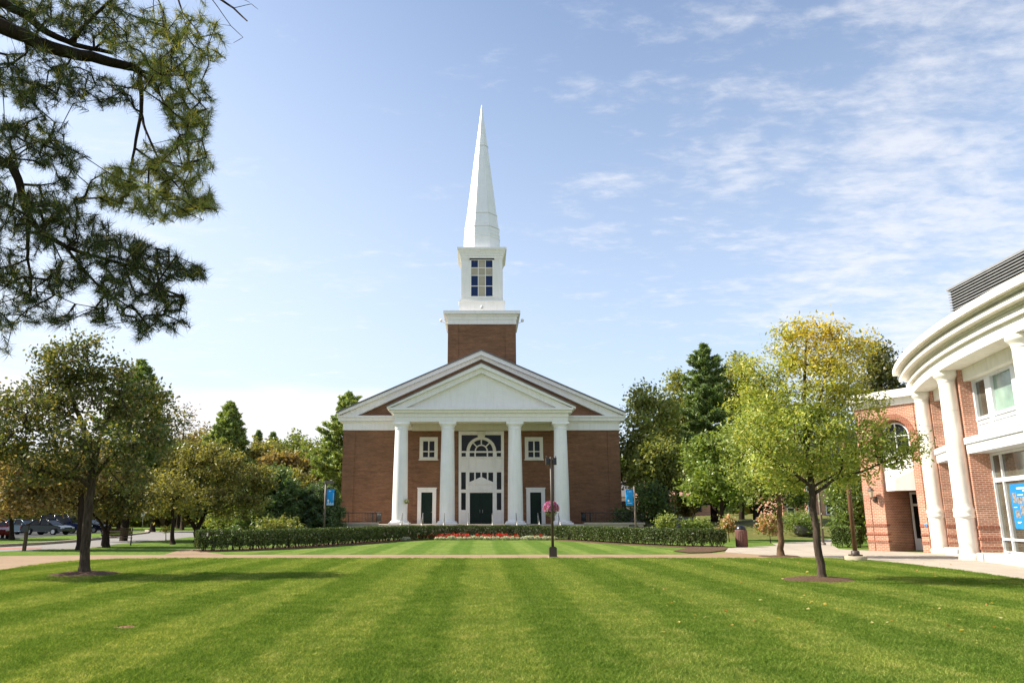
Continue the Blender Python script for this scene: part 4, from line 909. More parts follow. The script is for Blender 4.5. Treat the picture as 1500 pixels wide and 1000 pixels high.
def fg_right():
    Y = 19.82; b = gr(1205, 850)
    L = [limb([(1205, 850), (1198, 800), (1192, 750), (1189, 716), (1186, 680)], Y, .108, .08), limb([(1187, 690), (1180, 640), (1178, 580), (1180, 520), (1182, 480)], Y, .09, .012, .3), limb([(1188, 712), (1160, 690), (1130, 672), (1100, 650)], Y, .055, .01, -.8), limb([(1190, 725), (1225, 700), (1270, 688), (1310, 668)], Y, .05, .01, -.9),
         limb([(1187, 680), (1215, 630), (1240, 580), (1250, 520)], Y, .06, .01, .8), limb([(1184, 660), (1150, 610), (1120, 570)], Y, .05, .01, .9), limb([(1183, 640), (1200, 590), (1215, 530)], Y, .045, .01, -1.2), limb([(1188, 715), (1230, 690), (1255, 660)], Y, .04, .01, 1.5)]
    B = [ball(1180, 505, Y, 50, 35), ball(1235, 530, Y, 48, 40, None, .4), ball(1130, 545, Y, 45, 40, None, .3), ball(1185, 570, Y, 75, 50), ball(1255, 590, Y, 40, 42, None, .3), ball(1105, 610, Y, 38, 42), ball(1160, 640, Y, 70, 42, None, -.6), ball(1230, 645, Y, 55, 38, None, -.5), ball(1290, 660, Y, 36, 24, None, -.5), ball(1110, 675, Y, 42, 32, None, -.5),
         ball(1170, 690, Y, 60, 24, None, .6), ball(1245, 690, Y, 40, 22, None, .6), ball(1320, 652, Y, 16, 12, None, -.5), ball(1135, 702, Y, 44, 14, None, .5), ball(1222, 702, Y, 44, 15, None, -.4), ball(1180, 706, Y, 36, 12, None, 1.0), ball(1205, 486, Y, 34, 18), ball(1262, 505, Y, 24, 16), ball(1150, 498, Y, 28, 18)]
    zt = at(1205, 560, Y).z
    def tint(P, c, rng):
        z = P[:, 2]; f = np.clip((z - (zt - 1.0)) / 2.2, 0, 1) * np.clip(rng.normal(.58, .6, size=len(z)) + .35 * np.sin(P[:, 0] * 2.1 + 1) + .22 * P[:, 0], 0, 1)
        y = np.array([.74, .52, .045]) * rng.uniform(.7, 1.2, size=(len(z), 1)); return c * (1 - .8 * f[:, None]) + y * .8 * f[:, None]
    make_tree('ash_tree', 'young tree turning yellow at the top in a mulch ring on the right lawn', 'tree', b, L, B, 430, 74, (.112, .043), .17, [(.155, .190, .038), (.205, .228, .048), (.12, .155, .034), (.26, .255, .055)], 23, 'bark', tint=tint, step=.6, r0=.006)
fg_right()
def mid_right():
    Y = 31.57; b = gr(1144, 815)
    L = [limb([(1144, 815), (1143, 770), (1140, 720), (1138, 690)], Y, .13, .09), limb([(1138, 690), (1136, 640), (1135, 600)], Y, .08, .02), limb([(1138, 700), (1110, 670), (1085, 640)], Y, .05, .012), limb([(1139, 690), (1165, 660), (1185, 630)], Y, .05, .012, .6)]
    B = [ball(1130, 625, Y, 50, 38), ball(1095, 640, Y, 32, 32), ball(1165, 640, Y, 40, 36), ball(1105, 680, Y, 38, 26), ball(1150, 690, Y, 44, 22), ball(1125, 720, Y, 36, 14), ball(1130, 592, Y, 30, 20), ball(1090, 700, Y, 24, 18)]
    make_tree('ash_tree', 'yellow green tree at the edge of the paved path, partly behind the yellowing tree', 'tree', b, L, B, 210, 52, (.15, .07), .27, [(.12, .155, .034), (.165, .19, .042), (.095, .125, .03)], 29, 'bark_brown', step=.7)
mid_right()
def fork_tree():
    Y = 50; X = at(288, 760, Y).x; b = (X, Y, 0)
    L = [limb([(290, 792), (289, 780), (288, 775)], Y, .24, .2), limb([(288, 776), (272, 752), (262, 735), (250, 715)], Y, .15, .03, -.5), limb([(289, 776), (300, 750), (312, 725), (320, 700)], Y, .15, .03, .5), limb([(289, 760), (292, 720), (296, 680)], Y, .09, .02, 1.0), limb([(300, 752), (330, 742), (360, 735)], Y, .07, .02, -.6)]
    B = [ball(295, 690, Y, 68, 40, 3.2), ball(250, 705, Y, 40, 30), ball(345, 705, Y, 42, 34), ball(270, 675, Y, 46, 24, None, 1), ball(318, 675, Y, 46, 24, None, -1), ball(298, 664, Y, 42, 16), ball(240, 735, Y, 36, 20, None, -1), ball(345, 740, Y, 36, 20), ball(290, 735, Y, 60, 20, None, -1.5), ball(210, 735, Y, 22, 16), ball(375, 725, Y, 22, 26), ball(385, 700, Y, 16, 18)]
    make_tree('crab_apple_tree', 'broad olive brown tree with a forked trunk beside the left end of the hedge', 'tree', b, L, B, 420, 44, (.24, .12), .30, OLV, 31, 'bark_dark', step=.9)
fork_tree()
def bench_tree():
    Y = 41.5; b = tuple(gr(155, 803))
    L = [limb([(155, 803), (155, 788), (156, 778)], Y, .2, .16), limb([(155, 780), (147, 765), (135, 750), (120, 735)], Y, .1, .02), limb([(156, 780), (166, 762), (180, 745), (200, 735)], Y, .1, .02, .6), limb([(156, 780), (158, 740), (155, 700)], Y, .07, .02, 1)]
    B = [ball(150, 700, Y, 55, 34), ball(110, 715, Y, 34, 24), ball(195, 715, Y, 34, 26), ball(155, 740, Y, 52, 16), ball(160, 670, Y, 40, 24), ball(205, 735, Y, 22, 14), ball(118, 742, Y, 22, 10)]
    make_tree('crab_apple_tree', 'low dark tree with a forked trunk in front of the park bench', 'tree', b, L, B, 240, 30, (.25, .13), .36, [(.05, .055, .018), (.075, .07, .022), (.10, .085, .03)], 37, 'bark_dark', step=.8)
bench_tree()
def left_tree(name, label, base, Y, trunk, blobs, n, per, cols, seed, leaf=(.26, .14), r=.17, sigma=.38):
    b = tuple(gr(*base)) if Y is None else (at(base[0], 760, Y).x, Y, 0); Y = b[1]
    L = [limb([base] + trunk[0], Y, r, r * .6)] + [limb(t, Y, r * .45, .015, .6) for t in trunk[1:]]
    make_tree(name, label, 'tree', b, L, [ball(q[0], q[1], Y, q[2], q[3]) for q in blobs], n, per, leaf, sigma, cols, seed, 'bark_dark', step=.8)
left_tree('autumn_tree', 'reddish brown tree with a straight dark trunk just behind the scarred trunk', (117, 805), None, [[(118, 770), (119, 730), (120, 700)], [(119, 720), (90, 700), (60, 690)], [(120, 715), (140, 690), (150, 670)], [(119, 740), (80, 728), (40, 730)]], [(90, 700, 50, 26), (45, 715, 42, 22), (130, 690, 40, 26), (20, 735, 40, 14), (80, 735, 40, 12), (30, 690, 40, 20), (100, 670, 40, 18)], 260, 30, BRN + [(.06, .062, .02)], 41)
left_tree('autumn_tree', 'orange tinged tree overhanging the parked cars at the left edge', (17, 790), None, [[(17, 765), (17, 740)], [(17, 745), (-10, 725), (-40, 710)], [(17, 745), (50, 730), (80, 720)]], [(10, 705, 55, 28), (-40, 710, 50, 34), (55, 728, 42, 20), (20, 745, 60, 12), (15, 680, 36, 18)], 240, 28, RED + BRN, 43, (.30, .17))
left_tree('slim_tree', 'thin trunked small tree standing between the sapling and the forked tree', (253, 797), None, [[(253, 770), (253, 745), (253, 725)], [(253, 740), (240, 722), (232, 712)], [(253, 738), (266, 720), (272, 710)]], [(250, 715, 30, 20), (236, 735, 18, 12), (266, 732, 18, 12)], 80, 24, OLV, 45, (.22, .12), .13)
left_tree('sapling', 'tiny yellow leaved sapling on the grass by the road', (243, 791), None, [[(243, 782), (243, 777), (243, 771)], [(243, 779), (240, 776), (238, 773)], [(243, 778), (246, 775), (249, 773)]], [(243, 774, 6, 4), (239, 776, 4, 2.5), (248, 775, 4, 3)], 22, 9, [(.24, .20, .05), (.2, .2, .05)], 47, (.14, .09), .03, .10)

# evergreens
make_conifer('pine_tree', 'dark layered pine rising behind the scarred tree on the left', 207, 52, 531, 66, PIN, 51, 2.5, .03, 15, 7, (.40, .10), 16, ragged=.4, prof=lambda f: (.95 - .35 * f) * (1 - f ** 5) )
make_conifer('pine_tree', 'bright dense pine alone against the white cloud left of the chapel', 338, 84, 590, 46, PINL, 52, 1.5, .0, 32, 8, (.5, .15), 11, ragged=.35, prof=lambda f: (1 - f ** 1.7) ** .8 * .95)
make_conifer('pine_tree', 'small far pine, left one of two peeking over the woods', 379, 118, 632, 20, PIN, 53, 1.5, .02, 34, 7, (.6, .15), 8, ragged=.6)
make_conifer('pine_tree', 'small far pine, right one of two peeking over the woods', 400, 122, 634, 22, PIN, 54, 1.5, .02, 34, 7, (.6, .15), 8, ragged=.6)
make_conifer('pine_tree', 'tall tiered pine touching the left wall of the chapel', 512, 76, 576, 62, PINL, 55, .8, .02, 20, 7, (.50, .14), 15, ragged=.35, prof=lambda f: (1 - f ** 2.2) ** .7 * (.78 + .22 * math.sin(f * 21)))
make_conifer('pine_tree', 'tallest pine on the right, pointed and dark above the oaks', 1030, 76, 505, 60, PIN, 56, 3.0, .02, 20, 7, (.50, .12), 17, ragged=.5, prof=lambda f: (1 - f) ** .62 * 1.0 + .02)
make_conifer('cedar_shrub', 'fluffy bright green shrub in front of the left woods', 400, 59, 688, 52, [(.07, .105, .03), (.09, .125, .036), (.055, .085, .028)], 57, .2, .0, 13, 9, (.36, .08), 17, shrub=True, prof=lambda f: (1 - f ** 2) ** .6)
make_conifer('cedar_shrub', 'blue green feathery shrub behind the left banner post', 470, 60, 712, 36, [(.055, .085, .032), (.07, .10, .038), (.045, .068, .026)], 58, .2, .0, 12, 9, (.34, .08), 17, shrub=True, prof=lambda f: (1 - f ** 2) ** .6)

# broad-leaved trees of the background, left
auto_tree('bare_tree', 'thinly leaved pale tree between the dark pine and the bright pine', 'tree', 268, 95, 588, 36, 700, [(.12, .10, .06), (.10, .08, .05)], 61, 130, 5, (.45, .2), .6, 8, 'bark')
LB = [('woodland_tree', 'olive tree filling the wood between the brown tree and the bright pine', 262, 108, 634, 50, 740, OLV, 73), ('woodland_tree', 'tall green tree just left of the tiered pine', 462, 98, 642, 36, 745, GRN, 74), ('woodland_tree', 'low olive tree below the golden brown tree', 425, 80, 690, 40, 765, OLV, 75), ('woodland_tree', 'pale brown tree behind the small far pines', 405, 130, 642, 44, 735, BRN + OLV, 76), ('woodland_tree', 'brown tree top left of the bright pine', 300, 100, 626, 48, 720, BRN + OLV, 62), ('woodland_tree', 'rounded green tree right of the bright pine', 430, 105, 632, 46, 720, GRN, 63), ('woodland_tree', 'golden brown tree above the fluffy bright shrub', 405, 88, 664, 34, 740, BRN, 64),
      ('woodland_tree', 'olive tree just below the two far pines', 372, 96, 646, 44, 735, OLV, 65), ('woodland_tree', 'brown tree low beside the tiered pine', 452, 90, 672, 30, 750, BRN + OLV, 66), ('woodland_tree', 'dark green tree behind the broad olive tree', 225, 84, 640, 50, 745, GRN, 67),
      ('woodland_tree', 'dark tree behind the parked navy van', 75, 98, 655, 62, 770, OLV, 68), ('woodland_tree', 'dark green tree at the far left edge behind the cars', -30, 96, 640, 70, 770, GRN, 69), ('woodland_tree', 'shaded tree beyond the bend of the road', 175, 100, 662, 50, 768, OLV + GRN, 70), ('woodland_tree', 'shaded olive tree beyond the end of the road', 300, 92, 690, 50, 768, OLV, 72)]
for nm, lb, px, Y, tp, hf, bt, cl, sd_ in LB: auto_tree(nm, lb, 'tree', px, Y, tp, hf, bt, cl, sd_, 170, 26, (.55, .34), .7, 9, 'bark_dark', 'trees in the woods behind the lawn', trunk_r=.25)
auto_tree('shrub', 'yellow green leafy shrub just above the left half of the hedge', 'shrub', 415, 55, 757, 40, 779, [(.15, .15, .04), (.10, .12, .03)], 71, 90, 16, (.26, .12), .22, 9, trunk_r=.05)
auto_tree('shrub', 'green shrub filling the gap under the feathery shrubs', 'shrub', 345, 60, 735, 45, 780, GRN, 73, 90, 22, (.3, .16), .4, 9, trunk_r=.05)

# right-hand background
auto_tree('oak_tree', 'big dark oak next to the right wall of the chapel', 'tree', 950, 73, 562, 50, 745, [(.10, .118, .028), (.14, .152, .036), (.165, .17, .044)], 81, 330, 26, (.42, .26), .55, 12, 'bark_dark', trunk_r=.38, x_shift=30)
auto_tree('oak_tree', 'tall oak filling the space between the big dark oak and the tallest pine', 'tree', 992, 82, 545, 44, 720, [(.10, .118, .028), (.14, .148, .036), (.155, .15, .042)], 98, 260, 26, (.46, .28), .6, 11, 'bark_dark', trunk_r=.35)
auto_tree('oak_tree', 'lower spreading oak in front of the big dark oak', 'tree', 968, 66, 640, 46, 730, [(.085, .10, .022), (.115, .125, .028), (.14, .145, .034)], 82, 200, 26, (.36, .22), .48, 9, 'bark_dark', trunk_r=.3, x_shift=16)
auto_tree('oak_tree', 'olive brown tree peeping out right of the tallest pine', 'tree', 1085, 86, 522, 42, 700, OLV + GRN, 83, 230, 26, (.5, .3), .65, 10, 'bark_dark', trunk_r=.35)
auto_tree('maple_tree', 'rounded light green maple behind the right end of the hedge', 'tree', 1056, 53, 633, 58, 752, [(.10, .135, .026), (.13, .165, .032), (.075, .105, .022)], 84, 330, 28, (.30, .20), .42, 11, 'bark_dark', trunk_r=.2, x_shift=0)
auto_tree('oak_tree', 'dark tree rising behind the roof of the curved hall', 'tree', 1292, 58, 500, 42, 660, [(.05, .06, .02), (.075, .075, .024), (.09, .085, .028)], 85, 230, 26, (.34, .2), .5, 10, 'bark_dark', trunk_r=.3)
auto_tree('oak_tree', 'dark tree in shade behind the yellow green tree', 'tree', 1105, 72, 640, 60, 762, [(.035, .05, .016), (.05, .065, .018)], 86, 190, 26, (.42, .26), .6, 9, 'bark_dark', trunk_r=.3)
auto_tree('shrub', 'tall leafy shrub at the corner of the brick wing', 'shrub', 1245, 43, 690, 30, 800, [(.07, .105, .022), (.10, .135, .03), (.05, .075, .02)], 87, 200, 26, (.22, .13), .32, 10, trunk_r=.07)
auto_tree('young_tree', 'small round tree in front of the far brick building', 'tree', 1168, 84, 708, 17, 748, [(.09, .125, .026), (.12, .155, .03)], 88, 90, 22, (.32, .2), .35, 8, trunk_r=.09)
auto_tree('oak_tree', 'dark tree at the right of the far brick building', 'tree', 1258, 92, 640, 44, 770, [(.035, .05, .016), (.06, .07, .02)], 89, 190, 26, (.5, .3), .6, 9, trunk_r=.3)
auto_tree('shrub', 'spiky green shrub at the foot of the bank', 'shrub', 1172, 60, 748, 24, 782, [(.09, .13, .03), (.12, .15, .035)], 90, 90, 24, (.3, .08), .3, 7, trunk_r=.05)
auto_tree('shrub', 'dark shrub between the chapel wall and the rocks', 'shrub', 918, 64, 742, 22, 785, [(.04, .06, .018), (.06, .08, .02)], 91, 90, 24, (.26, .15), .35, 7, trunk_r=.05)
auto_tree('shrub', 'dark bush behind the right banner post', 'shrub', 955, 62, 705, 36, 775, [(.035, .055, .016), (.055, .075, .02)], 92, 150, 24, (.3, .18), .42, 8, trunk_r=.08)
auto_tree('shrub', 'pale yellow green shrub above the right half of the hedge', 'shrub', 975, 56, 757, 16, 780, [(.16, .18, .045), (.11, .14, .035)], 93, 60, 22, (.22, .12), .22, 6, trunk_r=.04)
auto_tree('shrub', 'low green shrub left of the maple trunk', 'shrub', 1020, 56, 762, 22, 784, [(.08, .11, .026), (.11, .14, .03)], 94, 70, 22, (.24, .13), .25, 6, trunk_r=.04)
auto_tree('shrub', 'orange brown shrub below the distant orange roof', 'shrub', 1003, 80, 728, 18, 765, BRN + OLV, 95, 80, 20, (.35, .2), .4, 6, trunk_r=.05)
for nm, lb, px, Y, tp, hf, bt, sd_ in (('hydrangea_bush', 'hydrangea with faded pink heads beside the yellow green trunk', 1126, 48, 754, 14, 786, 96), ('hydrangea_bush', 'small hydrangea with faded pink heads by the bin', 1066, 50, 757, 9, 780, 97)):
    auto_tree(nm, lb, 'shrub', px, Y, tp, hf, bt, [(.34, .20, .12), (.30, .16, .10), (.09, .12, .03), (.20, .17, .06)], sd_, 60, 20, (.15, .13), .16, 7, trunk_r=.03)
# a far wood that reads as one mass
def far_wood():
    rng = np.random.default_rng(5); P = []; cols = []
    for i in range(230):
        side = i % 2 * 2
        if side < 2: px = rng.uniform(-500, 560); Y = rng.uniform(125, 190); tp = 672 + rng.uniform(-16, 22)
        else: px = rng.uniform(870, 1900); Y = rng.uniform(130, 190); tp = 672 + rng.uniform(-25, 25)
        c = at(px, tp, Y); r = rng.uniform(4, 8); n = 260
        d = unit(rng.normal(size=(n, 3))); p = np.array((c.x, c.y, c.z / 2)) + d * np.array((r, r, c.z / 2)) * rng.uniform(.7, 1, size=(n, 1)); P.append(p)
        cols.append(palette(rng, n, [[GRN, OLV, BRN, PIN][rng.integers(4)][rng.integers(3)]]))
    P = np.concatenate(P); o = quads('far_wood', leaf_quads(rng, P, 2.2, 1.5, .5), 'leaf', None, np.concatenate(cols)); o['kind'] = 'stuff'; o['label'] = 'far mixed wood behind the trees'; o['category'] = 'wood'
far_wood()

# the clipped hedge
def hedge(name, label, path, w, h, z0, n_per_m, cols, seed, leaf=(.075, .05), gaps=True):
    rng = np.random.default_rng(seed); P0 = np.array(path); seg = np.diff(P0, axis=0); ln = np.linalg.norm(seg, axis=1); cum = np.r_[0, np.cumsum(ln)]; Lt = cum[-1]
    c = P0[len(P0) // 2]; t = thing(name, label, 'hedge', (c[0], c[1], 0))
    n = int(n_per_m * Lt); s = rng.uniform(0, Lt, n)
    k = int(.045 * n); s[:k] = rng.uniform(-.05, .1, k); s[k:2 * k] = Lt + rng.uniform(-.1, .05, k)
    i = np.clip(np.searchsorted(cum, s) - 1, 0, len(ln) - 1); f = (s - cum[i]) / ln[i]; B = P0[i] + seg[i] * f[:, None]; T = seg[i] / ln[i][:, None]; Nn = np.stack([-T[:, 1], T[:, 0]], 1)
    peri = 2 * (h - z0) + w; q = rng.uniform(0, peri, n); hh = h - z0
    side = np.where(q < hh, -1.0, np.where(q < hh + w, 0.0, 1.0)); off = np.where(side < 0, -w / 2, np.where(side > 0, w / 2, q - hh - w / 2)); z = np.where(side < 0, z0 + q, np.where(side > 0, z0 + (q - hh - w), h))
    endm = np.zeros(n, bool); endm[:2 * k] = True; off = np.where(endm, rng.uniform(-w / 2, w / 2, n), off); z = np.where(endm, rng.uniform(z0, h, n), z)
    wob = .055 * np.sin(s * 2.3) + .05 * np.sin(s * 5.1 + 1) + .04 * np.sin(z * 7 + s * 1.3)
    r = np.abs(rng.normal(size=n)) * .10
    off = off * (1 + wob - r * np.where(side == 0, .2, 1.1)); z = z + np.where(side == 0, wob * .35 - r * .8 + .012, 0) + rng.normal(size=n) * .012
    rnd = np.minimum(1, (h - z) / .16); off = np.clip(off, -w / 2 + .10 * (1 - rnd) ** 2 * 2 - .3, w / 2 + .3) * (1 - .10 * np.clip(1 - rnd, 0, 1))
    keep = np.ones(n, bool)
    if gaps:
        u = .5 + .5 * np.sin(s * 2 * math.pi / .95); low = (z - z0) / hh; keep = (low > .42 * (1 - u) ** 1.5 * rng.uniform(.4, 1.1, n)) & (rng.uniform(size=n) < .55 + .45 * np.clip(low * 2, 0, 1) + .3 * u)
    P = np.stack([B[:, 0] + Nn[:, 0] * off, B[:, 1] + Nn[:, 1] * off, z], 1)[keep] - np.array((c[0], c[1], 0))
    quads('foliage', leaf_quads(rng, P, leaf[0], leaf[1], .25), 'hedge_leaf', t, palette(rng, len(P), cols, None, .28))
    mb = MB(); st = 1.0; d = .3
    while d < Lt:
        j = min(len(ln) - 1, int(np.searchsorted(cum, d)) - 1); p = P0[j] + seg[j] * ((d - cum[j]) / ln[j]); T = seg[j] / ln[j]
        for e in range(5):
            g = rng.normal(size=2) * .09; a = Vector((p[0] + g[0] - c[0], p[1] + g[1] - c[1], 0)); b_ = a + Vector((*(rng.normal(size=2) * .22), h * .8)); mb.tube([a, a * .5 + b_ * .5 + Vector((*(rng.normal(size=2) * .04), 0)), b_], [.022, .016, .008], 4, cap=False)
        d += .47
    mb.build('stems', 'bark_dark', t, fix=False)
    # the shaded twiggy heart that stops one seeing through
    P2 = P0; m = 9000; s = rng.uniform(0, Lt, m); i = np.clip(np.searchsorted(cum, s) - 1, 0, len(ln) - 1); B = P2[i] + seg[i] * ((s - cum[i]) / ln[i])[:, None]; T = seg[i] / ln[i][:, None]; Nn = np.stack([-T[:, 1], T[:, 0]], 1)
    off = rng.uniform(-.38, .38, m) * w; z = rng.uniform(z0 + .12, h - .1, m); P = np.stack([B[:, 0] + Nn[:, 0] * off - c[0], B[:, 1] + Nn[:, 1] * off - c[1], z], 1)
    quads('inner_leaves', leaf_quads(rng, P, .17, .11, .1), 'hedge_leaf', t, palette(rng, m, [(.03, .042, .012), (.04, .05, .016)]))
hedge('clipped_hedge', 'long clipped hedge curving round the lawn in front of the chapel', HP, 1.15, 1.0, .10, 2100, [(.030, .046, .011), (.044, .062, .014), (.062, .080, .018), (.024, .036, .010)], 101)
hedge('clipped_hedge', 'short clipped hedge along the corner of the brick wing', [np.array(tuple(gr(1222, 801))[:2]), np.array(tuple(gr(1262, 802))[:2])], 1.0, 1.15, .12, 1500, [(.05, .08, .018), (.07, .105, .022)], 102, gaps=False)

# bedding flowers: every plant a thing
def flower(name, label, cols, leafc, h, r, n, seed, psize, spike):
    rng = np.random.default_rng(seed); t = thing(name, label, 'flower'); th = rng.uniform(0, 6.28, n); rr = r * np.sqrt(rng.uniform(0, 1, n)); zc = h * (1 - .5 * (rr / r) ** 2)
    P = np.stack([rr * np.cos(th), rr * np.sin(th), zc * rng.uniform(.6, 1.08, n)], 1); D = np.tile(np.array([[0, 0, 1.0]]), (n, 1))
    quads('bloom', leaf_quads(rng, P, psize, psize * (.45 if spike else .8), .4, .2, D, .6 if spike else .1), 'petal', t, palette(rng, n, cols))
    m = 90; th = rng.uniform(0, 6.28, m); rr = r * 1.1 * np.sqrt(rng.uniform(0, 1, m)); P = np.stack([rr * np.cos(th), rr * np.sin(th), rng.uniform(.02, h * .7, m)], 1); quads('leaves', leaf_quads(rng, P, .09, .05, .4), 'leaf', t, palette(rng, m, leafc)); return t
red = flower('red_flower', 'red bedding flower at the foot of the hedge', [(.34, .014, .007), (.40, .035, .012), (.26, .008, .007)], [(.03, .05, .012)], .42, .23, 85, 3, .085, True)
wht = flower('silver_plant', 'silvery white bedding plant at the foot of the hedge', [(.36, .34, .27), (.30, .30, .23), (.22, .24, .165)], [(.12, .14, .085)], .28, .21, 100, 4, .075, False)
rnd = random.Random(9); RP = []; WP = []
for i in range(34):
    f = i / 33; px = 600 + 142 * f + rnd.uniform(-1.5, 1.5)
    if px > 690 and rnd.random() < .45 and not 702 < px < 726: continue
    RP.append((px, 789.9 + rnd.uniform(-.3, .3)))
for px in (748, 756, 785, 792): RP.append((px, 790.2))
for i in range(30):
    px = 640 + 172 * i / 29 + rnd.uniform(-1.5, 1.5); WP.append((px, 790.7 + rnd.uniform(-.25, .25)))
WP += [(598, 791.5), (592, 792)]
for src, lst, grp in ((red, RP, 'red bedding flowers along the hedge'), (wht, WP, 'silver white bedding plants along the hedge')):
    for i, (px, py) in enumerate(lst):
        o = src if i == 0 else copy_tree(src); o['group'] = grp; p = gr(px, py); o.location = (p.x, p.y, 0); o.rotation_euler = (0, 0, rnd.uniform(0, 6)); s = rnd.uniform(.85, 1.2); o.scale = (s, s, s)
# fallen leaves
rng = np.random.default_rng(77); n = 110; px = rng.uniform(930, 1480, n); py = rng.uniform(822, 930, n); P = np.array([tuple(gr(a, b_)) for a, b_ in zip(px, py)]); P[:, 2] = .035
o = quads('fallen_leaves', leaf_quads(rng, P, .08, .055, 3.0), 'leaf', None, palette(rng, n, [(.35, .24, .05), (.25, .12, .04), (.3, .26, .1)])); o['kind'] = 'stuff'; o['label'] = 'scattered fallen leaves on the lawn'; o['category'] = 'leaves'

